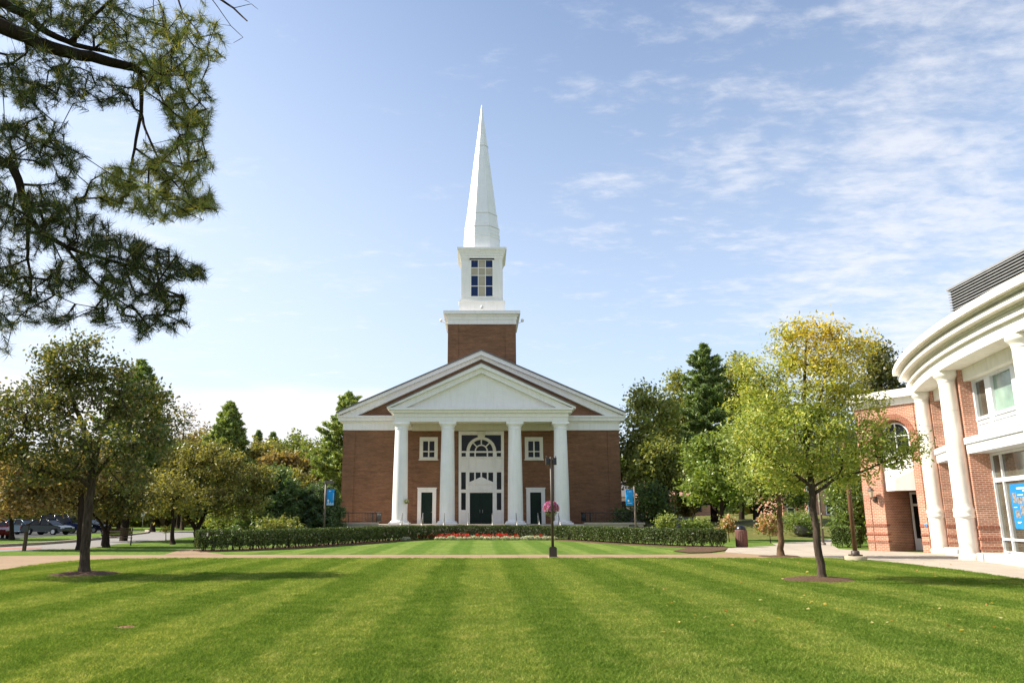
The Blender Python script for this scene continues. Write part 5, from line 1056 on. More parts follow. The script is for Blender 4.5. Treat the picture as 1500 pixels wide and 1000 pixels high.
# the old white pine whose boughs hang into the picture from the left
def overhead_pine():
    rng = np.random.default_rng(2024); Y0 = 6.6; t = thing('pine_tree', 'near old pine whose needled boughs hang into the upper left corner', 'tree', (-8.2, 6.2, 0)); off = np.array((-8.2, 6.2, 0))
    def pl(pts, r0, r1, y0=Y0, y1=Y0, head=None):
        m = len(pts); P = [np.array(at(x, y, y0 + (y1 - y0) * i / (m - 1))) for i, (x, y) in enumerate(pts)]; Rr = [r0 + (r1 - r0) * i / (m - 1) for i in range(m)]
        if head is not None: P = [np.array(h) for h in head] + P; Rr = [r0 * 1.9, r0 * 1.4][-len(head):] + Rr
        return P, Rr
    trunk = ([np.array(p) for p in ((-8.2, 6.2, 0), (-8.15, 6.2, 2.5), (-8.0, 6.25, 5), (-8.1, 6.2, 8), (-8.0, 6.2, 12), (-7.9, 6.1, 16))], [.42, .36, .32, .27, .2, .08])
    L = [trunk, pl([(-60, 5), (0, 38), (58, 64), (105, 78), (150, 88), (190, 98), (205, 104)], .085, .035, 6.2, 6.8, [(-8.0, 6.25, 5.0), (-6.6, 6.2, 5.6)]),
         pl([(205, 104), (207, 135), (207, 165), (199, 205), (192, 245), (188, 285)], .026, .007, 6.8, 6.6), pl([(207, 165), (213, 190), (224, 215), (240, 250), (262, 275), (290, 292)], .016, .005, 6.8, 6.5), pl([(199, 218), (222, 234), (236, 258), (258, 290)], .012, .004, 6.65, 7.0),
         pl([(200, 102), (232, 112), (262, 138), (285, 170)], .020, .005, 6.8, 7.1), pl([(205, 106), (235, 140), (258, 185), (275, 225)], .014, .004, 6.8, 6.3), pl([(105, 60), (125, 36), (148, 14), (175, -12)], .026, .012, 6.5, 6.2), pl([(-20, -10), (30, 18), (70, 48), (110, 66), (165, 78)], .05, .02, 6.0, 6.9),
         pl([(-50, 215), (0, 235), (20, 247), (29, 270), (33, 295), (45, 322), (68, 345), (98, 362), (130, 373), (175, 385), (230, 400), (268, 412)], .05, .006, 6.3, 6.9, [(-8.05, 6.2, 3.6), (-6.4, 6.2, 4.0)]),
         pl([(96, 362), (120, 392), (150, 425), (190, 450), (225, 470)], .016, .004, 6.6, 7.0), pl([(41, 322), (41, 350), (40, 378), (46, 405), (46, 425)], .020, .007, 6.5, 6.4), pl([(39, 380), (15, 390), (-20, 394)], .010, .006, 6.4, 6.3), pl([(44, 424), (25, 436), (0, 444)], .008, .004), pl([(38, 315), (10, 300), (-30, 285)], .014, .008, 6.5, 6.2), pl([(46, 425), (80, 432), (110, 445), (150, 452)], .007, .003, 6.4, 6.8),
         pl([(285, -25), (318, -4), (342, 12), (362, 31)], .016, .007, 6.7, 6.5), pl([(300, -15), (320, 12), (338, 38), (356, 55), (342, 63)], .005, .002, 6.6, 6.5), pl([(342, 12), (368, 6), (378, 14)], .004, .002, 6.5, 6.4), pl([(255, -20), (268, 20), (292, 48)], .014, .004, 6.8, 6.6), pl([(225, -15), (238, 14), (240, 50)], .010, .003, 6.6, 6.4), pl([(318, -4), (332, -12), (350, -4), (366, 4)], .006, .002, 6.6, 6.5), pl([(110, 78), (96, 98), (98, 112), (104, 125)], .008, .003, 6.6, 6.5), pl([(5, 245), (18, 222), (40, 212), (70, 205)], .010, .003, 6.35, 6.5)]
    mb = MB()
    for k, (P, Rr) in enumerate(L):
        Q = []; q = []
        for i in range(len(P) - 1):
            for s in range(3): f = s / 3; Q.append(P[i] + (P[i + 1] - P[i]) * f + (rng.normal(size=3) * Rr[i] * .16 if s else 0) - off); q.append(Rr[i] + (Rr[i + 1] - Rr[i]) * f)
        Q.append(P[-1] - off); q.append(Rr[-1]); mb.tube([Vector(p) for p in Q], q, 10 if Rr[0] > .02 else 6)
    E_ = [(40, 18, 90, 30, 120), (150, 28, 62, 32, 75), (215, 62, 56, 38, 62), (262, 92, 46, 36, 60), (280, 145, 34, 46, 62), (292, 185, 18, 26, 22), (240, 45, 36, 40, 24), (292, 30, 30, 34, 18), (315, 60, 14, 26, 9), (60, 105, 66, 44, 70), (18, 130, 36, 40, 34), (128, 128, 44, 28, 36), (182, 148, 20, 22, 9), (60, 150, 40, 24, 18), (255, 175, 30, 40, 22), (225, 110, 34, 26, 28),
          (212, 262, 52, 30, 58), (272, 282, 42, 28, 58), (245, 230, 44, 26, 34), (178, 288, 32, 24, 28), (238, 308, 48, 16, 30), (308, 298, 18, 14, 13), (168, 262, 22, 22, 14), (292, 235, 22, 22, 18), (135, 270, 14, 10, 4),
          (42, 195, 52, 24, 46), (86, 232, 42, 20, 34), (105, 258, 22, 14, 10), (10, 215, 30, 34, 22), (80, 290, 46, 22, 42), (55, 315, 60, 30, 48), (112, 338, 60, 28, 66), (165, 365, 50, 24, 46), (215, 378, 46, 24, 44), (262, 394, 36, 18, 30), (292, 402, 12, 10, 6), (135, 395, 60, 24, 44), (200, 415, 52, 24, 44), (245, 440, 28, 26, 26), (220, 468, 30, 16, 16), (265, 478, 12, 12, 6), (205, 492, 14, 8, 5), (170, 440, 40, 22, 24),
          (30, 350, 40, 34, 26), (20, 410, 40, 26, 26), (75, 420, 40, 26, 28), (20, 455, 40, 22, 20), (65, 460, 36, 16, 14), (130, 468, 40, 12, 12), (5, 478, 14, 16, 6), (-40, 300, 60, 60, 50), (-40, 420, 50, 50, 34), (-60, 100, 60, 80, 60), (-5, 290, 30, 30, 18), (5, 510, 8, 10, 3)]
    C = []; warm = []
    for cx, cy, rx, ry, k in E_:
        k = int(k * 1.3)
        for _ in range(k):
            a = rng.uniform(0, 6.283); r = math.sqrt(rng.uniform()); yy = Y0 + rng.normal() * .42
            C.append(np.array(at(cx + rx * r * math.cos(a), cy + ry * r * math.sin(a), yy))); warm.append(1.0 if (cx > 130 and 200 < cy < 330) else (.65 if cx > 200 and cy < 330 else .12))
    C = np.array(C); warm = np.array(warm)
    N, par, load, nb = grow(L[1:], C, rng, .25, -.02); N2 = N - off; rr = np.minimum(.0023 * load ** .5, .012)
    for i in range(nb, len(N2)):
        j = par[i]; mb.tube([N2[j], N2[i]], [rr[i] * 1.2 if j < nb else min(rr[j], rr[i] * 1.5), rr[i]], n=4, cap=False)
    mb.build('trunk', 'bark_dark', t, fix=False)
    # needle stars: fascicles fan from the twig tips
    par = np.array(par); order = {}
    tip = np.arange(nb, len(N)); dist = None; nn = 52
    P = []; col = []; V = []
    for ci, c in enumerate(C):
        j = int(np.argmin(np.linalg.norm(N - c, axis=1))); pj = par[j]; d = unit(c - N[pj]) if pj >= 0 else np.array((0, 0, 1.0))
        axis = unit(d + np.array((0, 0, .35)) + rng.normal(size=3) * .25); k = nn
        dirs = unit(unit(rng.normal(size=(k, 3))) * .75 + axis * .72); base = c - off - axis * rng.uniform(0, .13, size=(k, 1)); Ln = rng.uniform(.075, .125, size=(k, 1)) * rng.uniform(.85, 1.15)
        tipp = base + dirs * Ln + np.array((0, 0, -.006)); sd_ = unit(np.cross(dirs, rng.normal(size=(k, 3)))) * .0023
        V.append(np.stack([base - sd_, base + sd_, tipp], 1))
        g = np.array([(.040, .062, .020), (.055, .080, .024), (.070, .092, .030)])[rng.integers(0, 3, k)]; w_ = np.array([(.30, .27, .05), (.21, .25, .05), (.34, .27, .06)])[rng.integers(0, 3, k)]
        m = (rng.uniform(size=(k, 1)) < warm[ci] * .6); col.append(np.where(m, w_, g * (.58 + 1.6 * warm[ci])) * rng.uniform(.75, 1.25, size=(k, 1)))  # sunlit yellow painted into needles of the right-hand boughs, the rest coloured darker
    quads('needles', np.concatenate(V), 'needle', t, np.concatenate(col), 3)
overhead_pine()

# ------------------------------------------------------------------ lamp posts, banners, furniture
def lamp_post():
    b = gr(810, 816.5); t = thing('lamp_post', 'slim brown lamp post with two box lights, standing on the path edge before the chapel', 'lamp post', b); H = zz(669, b.y)
    mb = MB(); mb.tube([(0, 0, .3), (0, 0, H)], .058, 10); mb.build('pole', 'bronze', t)
    mb = MB(); mb.box(-.155, .155, -.155, .155, .05, .42); mb.box(-.12, .12, -.12, .12, .422, .45); mb.build('base', 'bronze', t); mb = MB(); mb.box(-.19, .21, -.2, .2, -.02, .049); mb.build('footing', 'concrete', t)
    for s in (-1, 1):
        mb = MB(); x0, x1 = s * .075, s * .225; mb.box(x0, x1, -.12, .12, H - .33, H - .04); mb.box(s * .04, s * .08, -.04, .04, H - .25, H - .12); l = mb.build('light_box', 'bronze', t)
        mb = MB(); mb.box(s * .09, s * .21, -.124, -.121, H - .31, H - .06); mb.build('lens', 'black_plastic', l)
        mb = MB(); mb.tube([(s * .2, 0, H - .04), (s * .2, 0, H + .05)], .018, 6); mb.build('photocell', 'bronze', l)
    mb = MB(); z = zz(748, b.y); mb.tube([(0, .03, z + .45), (-.01, .25, z + .5), (-.01, .30, z + .3)], .015, 6); mb.build('hook', 'iron', t)
lamp_post()
def flower_ball(name, label, at_, r, cols, seed, n, size, catg='hanging basket'):
    rng = np.random.default_rng(seed); t = thing(name, label, catg, at_); d = unit(rng.normal(size=(n, 3))); d[:, 2] = np.where(d[:, 2] < -.35, -d[:, 2], d[:, 2])
    P = d * r * rng.uniform(.78, 1.06, size=(n, 1)) * np.array((1, 1, .95)); quads('blossoms', leaf_quads(rng, P, size, size * .8, .3, .2), 'petal', t, palette(rng, n, cols, None, .3) / LEAF_GAIN * 1.2)
    m = n // 3; d = unit(rng.normal(size=(m, 3))); d[:, 2] -= .25; quads('leaves', leaf_quads(rng, d * r * .8, size * 1.1, size * .5, 0), 'leaf', t, palette(rng, m, [(.05, .08, .02)]))
    mb = MB(); mb.lathe(0, 0, [(r * .1, -r * .85), (r * .4, -r * .7), (r * .55, -r * .3)], 14); mb.build('basket', 'wood', t); return t
p = gr(810, 816.5); flower_ball('hanging_basket', 'big ball of pink flowers hanging on the brown lamp post', (p.x - .01, p.y + .30, zz(744.5, p.y)), .33, [(.62, .10, .28), (.72, .20, .40), (.5, .06, .2), (.75, .32, .5)], 5, 900, .07)
p = at(595.5, 734, 62.0); flower_ball('hanging_basket', 'small basket of yellow green leaves on the leftmost chapel column', p, .2, [(.42, .42, .15), (.3, .36, .1), (.6, .58, .4)], 6, 220, .07)
def banner_post(label, blabel, px, top, side, lampside, b0, b1, Y, lean=0.0):
    b = at(px, 775, Y); x = b.x; t = thing('banner_post', label, 'lamp post', (x, Y, 0)); H = at(px, top, Y).z; k = mpp(px, 720, Y)
    mb = MB(); mb.tube([(0, 0, 0), (0, 0, H)], .075, 8); mb.build('pole', 'bronze_light', t)
    if lampside:
        mb = MB(); mb.box(-.08, .62, -.17, .17, H - .22, H + .02); hd = mb.build('lamp_head', 'bronze_light', t); mb = MB(); mb.box(.1, .58, -.13, .13, H - .235, H - .222); mb.build('lens', 'lamp_glass', hd); mb = MB(); mb.lathe(.4, 0, [(.04, H + .021), (.04, H + .09)], 8); mb.build('photocell', 'alu', hd)
    w = 11 * k; z1 = at(px, b0, Y).z; z0 = at(px, b1, Y).z; x0 = side * .10; x1 = side * (.10 + w)
    mb = MB()
    for z in (z0, z1): mb.tube([(0, 0, z), (x1, 0, z)], .018, 6)
    mb.build('bracket', 'bronze_light', t)
    rng = np.random.default_rng(int(px)); n, m = 8, 14; vs = []; fs = []
    mb = MB()
    for j in range(m + 1):
        for i in range(n + 1):
            u, v = i / n, j / m; vs.append((x0 + (x1 - x0) * u, .03 * math.sin(v * 6 + u * 3) * math.sin(math.pi * v), z0 + (z1 - z0) * v))
    for j in range(m):
        for i in range(n): a = j * (n + 1) + i; fs.append((a, a + 1, a + n + 2, a + n + 1))
    mb.add(vs, fs, True); bn = mb.build('banner', 'banner', t); bn['label'] = blabel; bn.data.materials[0] = MT['banner']
    sol = bn.modifiers.new('thick', 'SOLIDIFY'); sol.thickness = .008
    def rect(u0, u1, v0, v1, mat, nm, d=-.045):
        q = MB(); xa, xb = x0 + (x1 - x0) * u0, x0 + (x1 - x0) * u1; q.box(min(xa, xb), max(xa, xb), d, d + .004, z0 + (z1 - z0) * v0, z0 + (z1 - z0) * v1); return q.build(nm, mat, bn)
    if lampside:
        q = MB()
        for a, bq, c, dq in ((.25, .62, .875, .905), (.30, .5, .84, .86)): q.box(x0 + (x1 - x0) * a, x0 + (x1 - x0) * bq, -.045, -.041, z0 + (z1 - z0) * c, z0 + (z1 - z0) * dq)
        for i in range(7): v = .35 + .06 * i; q.box(x0 + (x1 - x0) * .86, x0 + (x1 - x0) * .93, -.045, -.041, z0 + (z1 - z0) * v, z0 + (z1 - z0) * (v + .035))
        q.build('lettering', 'print_white', bn)
        q = MB(); X = lambda u: x0 + (x1 - x0) * u; Z = lambda v: z0 + (z1 - z0) * v
        q.prism(XZ, -.044, -.041, [(X(.03), Z(.02)), (X(.97), Z(.02)), (X(.95), Z(.20)), (X(.7), Z(.13)), (X(.55), Z(.22)), (X(.4), Z(.12)), (X(.3), Z(.25)), (X(.2), Z(.1)), (X(.05), Z(.16))]); q.build('printed_scene', 'banner_pale', bn)
        q = MB(); q.prism(XZ, -.049, -.0445, [(X(.24 + .13 * math.cos(a * .5236)), Z(.30 + .07 * math.sin(a * .5236))) for a in range(12)]); q.prism(XZ, -.049, -.0445, [(X(.18), Z(.08)), (X(.30), Z(.08)), (X(.29), Z(.235)), (X(.19), Z(.235))]); q.build('printed_figure', 'print_white', bn)
    else:
        q = MB(); X = lambda u: x0 + (x1 - x0) * u; Z = lambda v: z0 + (z1 - z0) * v
        q.prism(XZ, -.045, -.041, [(X(.66 + .13 * math.cos(a * .5236)), Z(.30 + .075 * math.sin(a * .5236))) for a in range(12)])
        for i in range(6): q.box(min(X(.22 + .1 * i), X(.29 + .1 * i)), max(X(.22 + .1 * i), X(.29 + .1 * i)), -.045, -.041, Z(.125), Z(.165))
        for a, b_ in ((.2, .34), (.4, .56), (.66, .74)): q.box(min(X(a), X(b_)), max(X(a), X(b_)), -.045, -.041, Z(.85), Z(.885))
        q.build('lettering', 'print_white', bn)
banner_post('brown post with a box lamp head and a blue banner, left of the chapel', 'blue banner with a pale printed scene and white lettering', 474.5, 704, 1, True, 716, 740, 57.5)
banner_post('plain brown post with a blue banner, right of the chapel', 'plain blue banner with a small white emblem and lettering', 931.5, 712, -1, False, 716.5, 740, 53)
def footed_pole():
    b = gr(1254, 820.5); t = thing('lamp_post', 'red brown pole on a round concrete footing, its top lost in leaves', 'lamp post', b); H = 5.2
    mb = MB(); mb.tube([(0, 0, .3), (0, 0, H)], .085, 10); mb.build('pole', 'rust_post', t); mb = MB(); mb.lathe(0, 0, [(.40, -.02), (.40, .15), (.38, .17)], 28); mb.build('footing', 'concrete', t)
    mb = MB(); mb.box(-.19, .19, -.19, .19, .172, .23); mb.lathe(0, 0, [(.16, .232), (.15, .36), (.10, .38)], 16); mb.build('base', 'bronze', t); mb = MB(); mb.box(-.5, .1, -.17, .17, H - .2, H + .04); mb.build('lamp_head', 'bronze', t)
footed_pole()
def thin_pole(px, py, top, r, label, mat, Y=None):
    b = gr(px, py) if Y is None else at(px, py, Y); b.z = 0; t = thing('lamp_post', label, 'pole', b); H = at(px, top, b.y).z; mb = MB(); mb.tube([(0, 0, 0), (0, 0, H)], r, 8); mb.build('pole', mat, t); mb = MB(); mb.lathe(0, 0, [(r * 2, -.01), (r * 2, .12), (r * 1.3, .16)], 12); mb.build('base', mat, t)
    mb = MB(); mb.box(-.3, .1, -.12, .12, H - .1, H + .05); mb.build('lamp_head', mat, t)
thin_pole(1206.5, 798, 690, .07, 'thin grey pole standing on the grass beyond the plaza', 'bronze_light')
def bin_():
    b = gr(1087, 801); t = thing('litter_bin', 'reddish round litter bin with a black domed lid', 'bin', b); mb = MB(); mb.lathe(0, 0, [(.30, 0), (.315, .04), (.315, .85), (.325, .87), (.325, .93), (.30, .94)], 20)
    for i in range(20): a = i * .3142; mb.tube([(.317 * math.cos(a), .317 * math.sin(a), .05), (.317 * math.cos(a), .317 * math.sin(a), .85)], .014, 4)
    mb.build('body', 'bin', t); mb = MB(); mb.lathe(0, 0, [(.30, .942), (.29, 1.0), (.25, 1.10), (.16, 1.18), (.05, 1.21)], 20); lid = mb.build('lid', 'black_plastic', t); mb = MB(); mb.box(-.12, .12, -.295, -.24, .98, 1.08); mb.build('flap', 'iron', lid)
bin_()
def bench():
    b = gr(170, 798.5); t = thing('park_bench', 'dark slatted park bench behind the low forked tree', 'bench', b, R(28)); s = MB(); bk = MB()
    for i in range(4): s.box(-.85, .85, -.25 + .13 * i, -.15 + .13 * i, .43, .46)
    for i in range(5): z = .55 + .095 * i; y = .27 + .022 * i; bk.box(-.85, .85, y, y + .025, z, z + .08)
    s.build('seat', 'wood', t); bk.build('backrest', 'wood', t)
    for x in (-.78, .78):
        for y0, y1 in ((-.25, -.2), (.22, .25)): mb = MB(); mb.tube([(x, y0, 0), (x, y1, .43)], .03, 6); mb.build('leg', 'iron', t)
        mb = MB(); mb.tube([(x, -.22, .43), (x, -.24, .64), (x, .29, .66)], .022, 6); mb.tube([(x, .24, .43), (x, .38, 1.02)], .024, 6); mb.build('armrest', 'iron', t)
bench()
def post(px, py, h, label): b = gr(px, py); t = thing('wooden_post', label, 'post', b); mb = MB(); mb.tube([(0, 0, -.05), (0.01, 0, h * .5), (.03, 0, h)], [.10, .095, .09], 8); mb.build('shaft', 'wood', t, fix=False); mb = MB(); mb.box(-.02, .16, -.13, -.09, h - .38, h - .08); mb.build('plate', 'iron', t)
post(35, 806.5, 1.32, 'short dark wooden post on the grass at the far left')
def street_sign():
    b = at(208, 775, 92); t = thing('road_sign', 'small pale sign on a thin pole at the bend of the road', 'sign', (b.x, 92, 0)); mb = MB(); mb.tube([(0, 0, 0), (0, 0, 2.3)], .035, 6); mb.build('pole', 'steel', t); mb = MB(); mb.box(-.24, .24, -.06, -.04, 1.7, 2.3); mb.build('panel', 'alu', t)
street_sign()
# cars
def car(label, px, Y, rz, mat, kind='sedan', zoff=0.0):
    b = at(px, 775, Y); t = thing('parked_car' if kind == 'sedan' else 'parked_van', label, 'car' if kind == 'sedan' else 'van', (b.x, Y, .012), rz)
    if kind == 'sedan': bod = [(-2.2, .30), (-2.28, .52), (-2.22, .82), (-2.0, .93), (-1.25, .97), (.85, .95), (1.7, .84), (2.15, .70), (2.25, .5), (2.2, .28)]; base = (-1.55, 1.05, .95); roof = (-.95, .25, 1.42); wb = 1.32; wr = .31; hw = .86
    else: bod = [(-2.4, .36), (-2.46, .6), (-2.42, 1.02), (-2.3, 1.08), (1.2, 1.08), (2.0, .98), (2.38, .82), (2.45, .55), (2.4, .34)]; base = (-2.38, 1.35, 1.07); roof = (-2.15, .65, 1.84); wb = 1.5; wr = .36; hw = .95
    mb = MB(); n = len(bod); rows = [(-hw + .10, .97), (-hw, 1.0), (hw, 1.0), (hw - .10, .97)]; vs = []; fs = []
    for y, s in rows: vs += [(x * s, y, .3 + (z - .3) * (.96 if s < 1 else 1)) for x, z in bod]
    for r in range(3):
        for i in range(n): k = (i + 1) % n; fs.append((r * n + i, r * n + k, (r + 1) * n + k, (r + 1) * n + i))
    fs.append(tuple(range(n))); fs.append(tuple(reversed(range(3 * n, 4 * n)))); mb.add(vs, fs); bd = mb.build('body', mat, t)
    bv = bd.modifiers.new('bevel', 'BEVEL'); bv.width = .05; bv.segments = 2
    (a0, a1, az), (c0, c1, cz) = base, roof; w0, w1 = hw - .08, hw - .26
    q = [(a0, -w0, az), (a1, -w0, az), (a1, w0, az), (a0, w0, az), (c0, -w1, cz), (c1, -w1, cz), (c1, w1, cz), (c0, w1, cz)]
    mb = MB(); mb.add(q, [(3, 2, 1, 0), (4, 5, 6, 7), (0, 1, 5, 4), (1, 2, 6, 5), (2, 3, 7, 6), (3, 0, 4, 7)]); mb.build('windows', 'glass', t)
    mb = MB(); mb.prism(lambda u, v, w: (u, v, w), cz + .002, cz + .05, [(c0 - .06, -w1 - .03), (c1 + .06, -w1 - .03), (c1 + .06, w1 + .03), (c0 - .06, w1 + .03)])
    for s in (-1, 1):
        for xa, xb in ((a0, c0), (a1, c1)): mb.tube([(xa, s * (w0 + .01), az), (xb, s * (w1 + .01), cz + .02)], .045, 5)
        xm = (a0 + a1) / 2 - .05; xr = (c0 + c1) / 2; mb.tube([(xm, s * (w0 + .015), az), (xr, s * (w1 + .015), cz + .02)], .04, 5)
    mb.build('roof', mat, t)
    for x in (-wb, wb):
        for s in (-1, 1):
            f = lambda u, v, w, x=x, s=s: (x + u, s * (hw - .16) + s * w, wr + v); mb = MB(); cir = [(wr * math.cos(i * math.pi / 9), wr * math.sin(i * math.pi / 9)) for i in range(18)]; mb.prism(f, 0, .19, cir); wh = mb.build('wheel', 'rubber', t)
            mb = MB(); mb.prism(f, .191, .205, [(.62 * u, .62 * v) for u, v in cir]); mb.build('rim', 'rim', wh)
    for s in (-1, 1):
        x = bod[-3][0] - .02; z = bod[-3][1] - .06; mb = MB(); mb.box(x - .12, x + .07, s * (hw - .34), s * (hw - .06), z - .07, z + .07); mb.build('headlight', 'headlight', t)
        mb = MB(); mb.box(bod[1][0] - .03, bod[1][0] + .1, s * (hw - .3), s * (hw - .04), .62, .8); mb.build('tail_lamp', 'tail', t)
        mb = MB(); mb.box(a1 - .35, a1 - .2, s * (hw - .02), s * (hw + .14), az + .02, az + .15); mb.build('mirror', mat, t)
    return t
car('pale blue grey car parked left of the dark grey car', 33, 71, R(-12), 'car_silver')
car('dark grey car parked in front of the navy van', 70, 70, R(-10), 'car_dark')
car('navy van with tall windows in the car park', 95, 76, R(-8), 'car_blue', 'van')
car('blue black car half hidden behind the tree trunks', 128, 79, R(-6), 'car_black')
car('silver grey car cut off at the left edge of the car park', 8, 77, R(-12), 'car_silver')
car('maroon car nearest the kerb at the very left edge', -9, 58, R(-50), 'car_red')
# rocks of the ledge
def rock(label, x, y, rx, ry, h, seed, z0=0.0):
    rng = np.random.default_rng(seed); bm = bmesh.new(); bmesh.ops.create_icosphere(bm, subdivisions=3, radius=1); ph = rng.uniform(0, 6.28, 6)
    for v in bm.verts:
        c = v.co.copy(); k = 1 + .22 * math.sin(c.x * 3.1 + ph[0]) * math.cos(c.y * 2.7 + ph[1]) + .13 * math.sin(c.z * 5 + c.x * 4 + ph[2]) + .07 * math.sin(c.y * 9 + ph[3]); s = max(abs(c.x), abs(c.y), abs(c.z)); k *= .75 + .25 / s * .8
        v.co = Vector((c.x * rx * k, c.y * ry * k, c.z * h * k))
    me = bpy.data.meshes.new('rock'); bm.to_mesh(me); bm.free(); me.materials.append(MT['rock']); o = bpy.data.objects.new('rock', me); o.location = (x, y, z0 + h * .25); link(o); tag(o, label, 'rock', 'rocks of the ledge beside the chapel')
for lb, px, Y, rx, h, sd_ in (('largest grey rock, in shade beside the right banner post', 962, 63, 2.3, 1.2, 1), ('dark rock nearest the chapel corner', 925, 62, 1.3, .9, 2), ('long low rock on the slope right of the banner post', 990, 66, 2.6, 1.3, 3), ('small pale rock left of the maple trunk', 1032, 64, .8, .6, 4), ('pale boulder high on the bank behind the pink hydrangea', 1122, 70, 1.3, 1.0, 5), ('low rock at the right foot of the bank', 1178, 60, 1.0, .5, 6)):
    p = at(px, 770, Y); rock(lb, p.x, Y, rx, rx * .7, h, sd_, .1 if px < 1000 else .5)
# far buildings
def far_building():
    p = at(1148, 760, 112); x0 = p.x; Y = 112; t = thing('brick_building', 'far red brick building with white sash windows seen under the yellowing tree', 'building', (x0, Y, 0)); H = at(1148, 672, Y).z; W_ = 22
    mb = MB(); mb.box(0, W_, 0, 12, 0, H); mb.box(3.2, 7.5, -1.2, -.002, 0, H + .8); mb.build('wall', 'brick_red', t); mb = MB(); mb.prism(lambda u, v, w: (u, w, v), -.5, 12.5, [(-.5, H + .002), (W_ + .5, H + .002), (W_ / 2, H + 4.5)]); mb.build('roof', 'roof', t)
    mb = MB(); mb.box(-.3, W_ + .3, -.3, 12.3, H - .4, H - .002); mb.build('cornice', 'alu', t)
    for i in range(8):
        for z in (2.0, 5.4):
            x = .6 + i * 2.7; y = -1.2 if 3.2 <= x <= 6.4 else 0; 
            mb = MB(); mb.prism(XZ, y - .08, y - .003, [(x, z), (x + 1.2, z), (x + 1.2, z + 2.1), (x, z + 2.1)], [[(x + .12, z + .12), (x + 1.08, z + .12), (x + 1.08, z + 1.0), (x + .12, z + 1.0)], [(x + .12, z + 1.1), (x + 1.08, z + 1.1), (x + 1.08, z + 1.98), (x + .12, z + 1.98)]]); w = mb.build('window', 'alu', t); mb = MB(); mb.box(x + .1, x + 1.1, y - .04, y - .01, z + .1, z + 2.0); mb.build('pane', 'glass', w)
far_building()
def far_house(label, px, Y, w, hw_, hr_, wall, roof):
    p = at(px, 760, Y); t = thing('house', label, 'house', (p.x, Y, 0)); mb = MB(); mb.box(-w / 2, w / 2, 0, 8, 0, hw_); mb.build('wall', wall, t); mb = MB(); vs = [(-w / 2 - .4, -.4, hw_ + .002), (w / 2 + .4, -.4, hw_ + .002), (w / 2 + .4, 8.4, hw_ + .002), (-w / 2 - .4, 8.4, hw_ + .002), (-w / 2 + .6, 4, hw_ + hr_), (w / 2 - .6, 4, hw_ + hr_)]
    mb.add(vs, [(0, 1, 5, 4), (1, 2, 5), (2, 3, 4, 5), (3, 0, 4), (3, 2, 1, 0)]); r = mb.build('roof', roof, t); mb = MB(); mb.box(w * .15, w * .15 + .7, 3.4, 4.1, hw_ + hr_ * .5, hw_ + hr_ + .8); mb.build('chimney', 'brick_red', r)
    for i in range(3):
        x = -w * .36 + i * w * .29; mb = MB(); mb.box(x, x + 1.0, -.06, -.003, hw_ - 2.2, hw_ - .7); mb.build('window', 'glass', t)
far_house('distant house with an orange red roof above the rocks', 998, 105, 9, 4.6, 2.6, 'brick_red', 'brick_red')
far_house('distant pale house glimpsed beside the right chapel wall', 914, 115, 8, 4.8, 2.8, 'blue_white', 'roof_edge')
# the poster behind the shop window
def poster():
    f, lo, D = hall.poster; u0 = lo[1] + .32; u1 = u0 + 1.75; z0, z1 = 1.22, 2.86; d = D + .055; n = 10
    t = thing('poster', 'bright blue poster with photographs in the shop window of the curved hall', 'poster', f(u0, z0, d)); off = Vector(f(u0, z0, d))
    def part(mb, nm, mat): o = mb.build(nm, mat); o.parent = t; o.location = -off; return o
    out = [(u0, z0 + .12)] + [(u0 + .12 * (1 - math.cos(i * math.pi / 12)), z0 + .12 * (1 - math.sin(i * math.pi / 12))) for i in range(1, 7)] + [(u1, z0), (u1, z1), (u0, z1)]
    mb = MB(); mb.prism(f, d, d + .012, out); part(mb, 'sheet', 'poster_blue'); d -= .004
    def r(mb, a, b, c, e): mb.prism(f, d, d + .003, [(u0 + a, z0 + c), (u0 + b, z0 + c), (u0 + b, z0 + e), (u0 + a, z0 + e)])
    for a, b, c, e in ((.14, .44, .95, 1.32), (.50, .80, .90, 1.16), (.84, 1.2, .90, 1.16), (.62, 1.05, .50, .86), (1.1, 1.6, .45, .85), (.20, .54, .40, .68)):
        mb = MB(); r(mb, a, b, c, e); part(mb, 'photo', 'photo_dark')
    mb = MB(); r(mb, .52, 1.3, 1.44, 1.50); r(mb, .95, 1.3, 1.36, 1.395); r(mb, .52, .95, 1.22, 1.245); r(mb, .12, .38, .78, .80); r(mb, .25, .55, .24, .26); r(mb, .25, .45, .205, .22); part(mb, 'lettering', 'print_white')
poster()

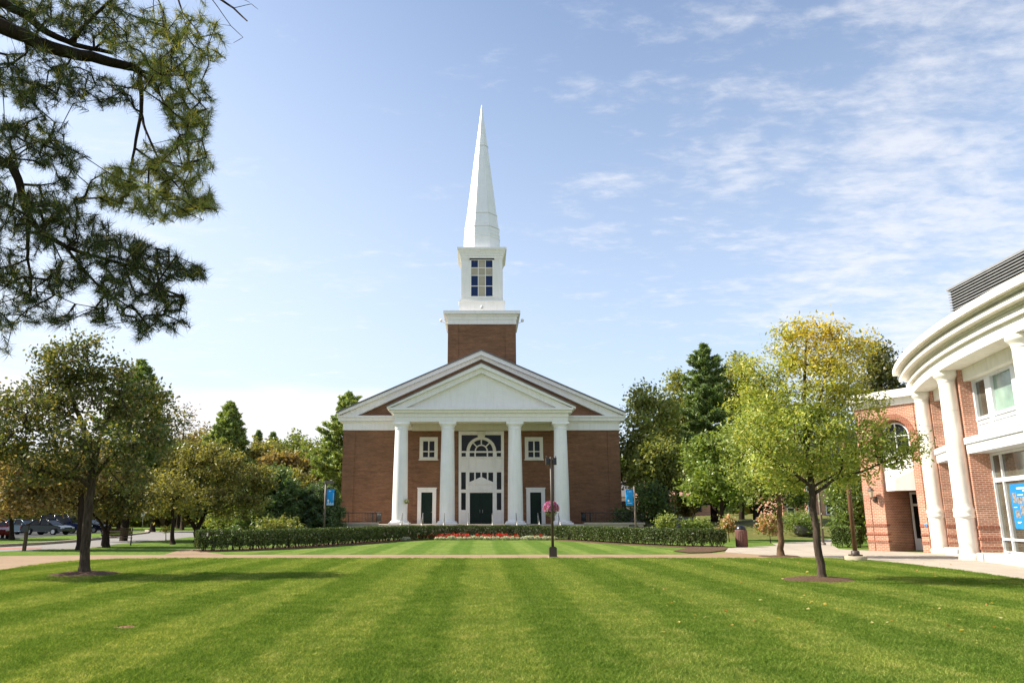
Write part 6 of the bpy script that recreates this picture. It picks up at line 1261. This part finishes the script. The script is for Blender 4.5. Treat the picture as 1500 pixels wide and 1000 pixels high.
# mown grass blades (nobody could count them): tufts on points that thin out with distance
def grass_blades():
    rng = np.random.default_rng(8); V = []; S = []; nb = 26
    for i in range(nb):
        a = rng.uniform(0, 6.28); r = .065 * math.sqrt(rng.uniform()); p = np.array((r * math.cos(a), r * math.sin(a), 0)); h = rng.uniform(.022, .045); d = rng.normal(size=2) * .016; w = .0034; b_ = rng.uniform(0, 3.14); s_ = np.array((math.cos(b_), math.sin(b_), 0)) * w
        m = p + np.array((d[0] * .4, d[1] * .4, h * .6)); e = p + np.array((d[0], d[1], h)); V.append(np.stack([p - s_, p + s_, m + s_ * .7, m - s_ * .7])); V.append(np.stack([m - s_ * .7, m + s_ * .7, e + s_ * .1, e - s_ * .1])); sh = rng.uniform(.75, 1.3); S += [sh, sh]
    V = np.array(V); n = len(V); me = bpy.data.meshes.new('grass_tuft'); me.from_pydata([tuple(p) for q in V for p in q], [], [tuple(range(4 * i, 4 * i + 4)) for i in range(n)])
    at_ = me.attributes.new('shade', 'FLOAT_COLOR', 'POINT')
    for i in range(n):
        for k in range(4): v = S[i]; at_.data[i * 4 + k].color = (v * 1.5, v * 1.25, v * 1.5, 1) if v > 1.12 else (v, v, v * .9, 1)
    me.materials.append(MT['blades']); tuft = bpy.data.objects.new('grass_tuft', me)
    # points inside the near lawn
    poly = np.array(NEAR_LAWN); M_ = 430000; y = 5.5 + (31.0 - 5.5) * rng.uniform(size=M_); x = rng.uniform(-1, 1, M_) * (y * .80 + 6.0)
    keep = rng.uniform(size=M_) < np.clip(1.15 - (y - 9) / 26, .25, 1); x, y = x[keep], y[keep]; ins = np.zeros(len(x), bool); j = len(poly) - 1
    for i in range(len(poly)):
        xi, yi = poly[i]; xj, yj = poly[j]; c = ((yi > y) != (yj > y)) & (x < (xj - xi) * (y - yi) / (yj - yi + 1e-12) + xi); ins ^= c; j = i
    x, y = x[ins], y[ins]
    for cx, cy, r in ((gr(123, 842).x, gr(123, 842).y, .85), (gr(1205, 850).x - .15, gr(1205, 850).y, .85), (gr(184, 919.5).x, gr(184, 919.5).y, .22), (gr(1144, 815).x, gr(1144, 815).y, .8)):
        k = np.hypot(x - cx, y - cy) > r; x, y = x[k], y[k]
    pm = bpy.data.meshes.new('grass'); pm.vertices.add(len(x)); pm.vertices.foreach_set('co', np.stack([x, y, np.full(len(x), .003)], 1).astype(np.float32).ravel()); pm.update()
    o = bpy.data.objects.new('grass', pm); link(o); o['kind'] = 'stuff'; o['label'] = 'short mown grass blades of the front lawn'; o['category'] = 'grass'
    ng = bpy.data.node_groups.new('grass_blades', 'GeometryNodeTree'); ng.interface.new_socket('Geometry', in_out='INPUT', socket_type='NodeSocketGeometry'); ng.interface.new_socket('Geometry', in_out='OUTPUT', socket_type='NodeSocketGeometry')
    N = ng.nodes; L = ng.links; gi = N.new('NodeGroupInput'); go = N.new('NodeGroupOutput'); ip = N.new('GeometryNodeInstanceOnPoints'); oi = N.new('GeometryNodeObjectInfo'); oi.inputs['Object'].default_value = tuft; oi.transform_space = 'ORIGINAL'
    rv = N.new('FunctionNodeRandomValue'); rv.data_type = 'FLOAT_VECTOR'; rv.inputs[0].default_value = (-.12, -.12, 0); rv.inputs[1].default_value = (.12, .12, 6.283)
    rs = N.new('FunctionNodeRandomValue'); rs.data_type = 'FLOAT'; rs.inputs[2].default_value = .7; rs.inputs[3].default_value = 1.25
    L.new(gi.outputs[0], ip.inputs['Points']); L.new(oi.outputs['Geometry'], ip.inputs['Instance']); L.new(rv.outputs[0], ip.inputs['Rotation']); L.new(rs.outputs[1], ip.inputs['Scale']); L.new(ip.outputs[0], go.inputs[0])
    md = o.modifiers.new('blades', 'NODES'); md.node_group = ng
grass_blades()
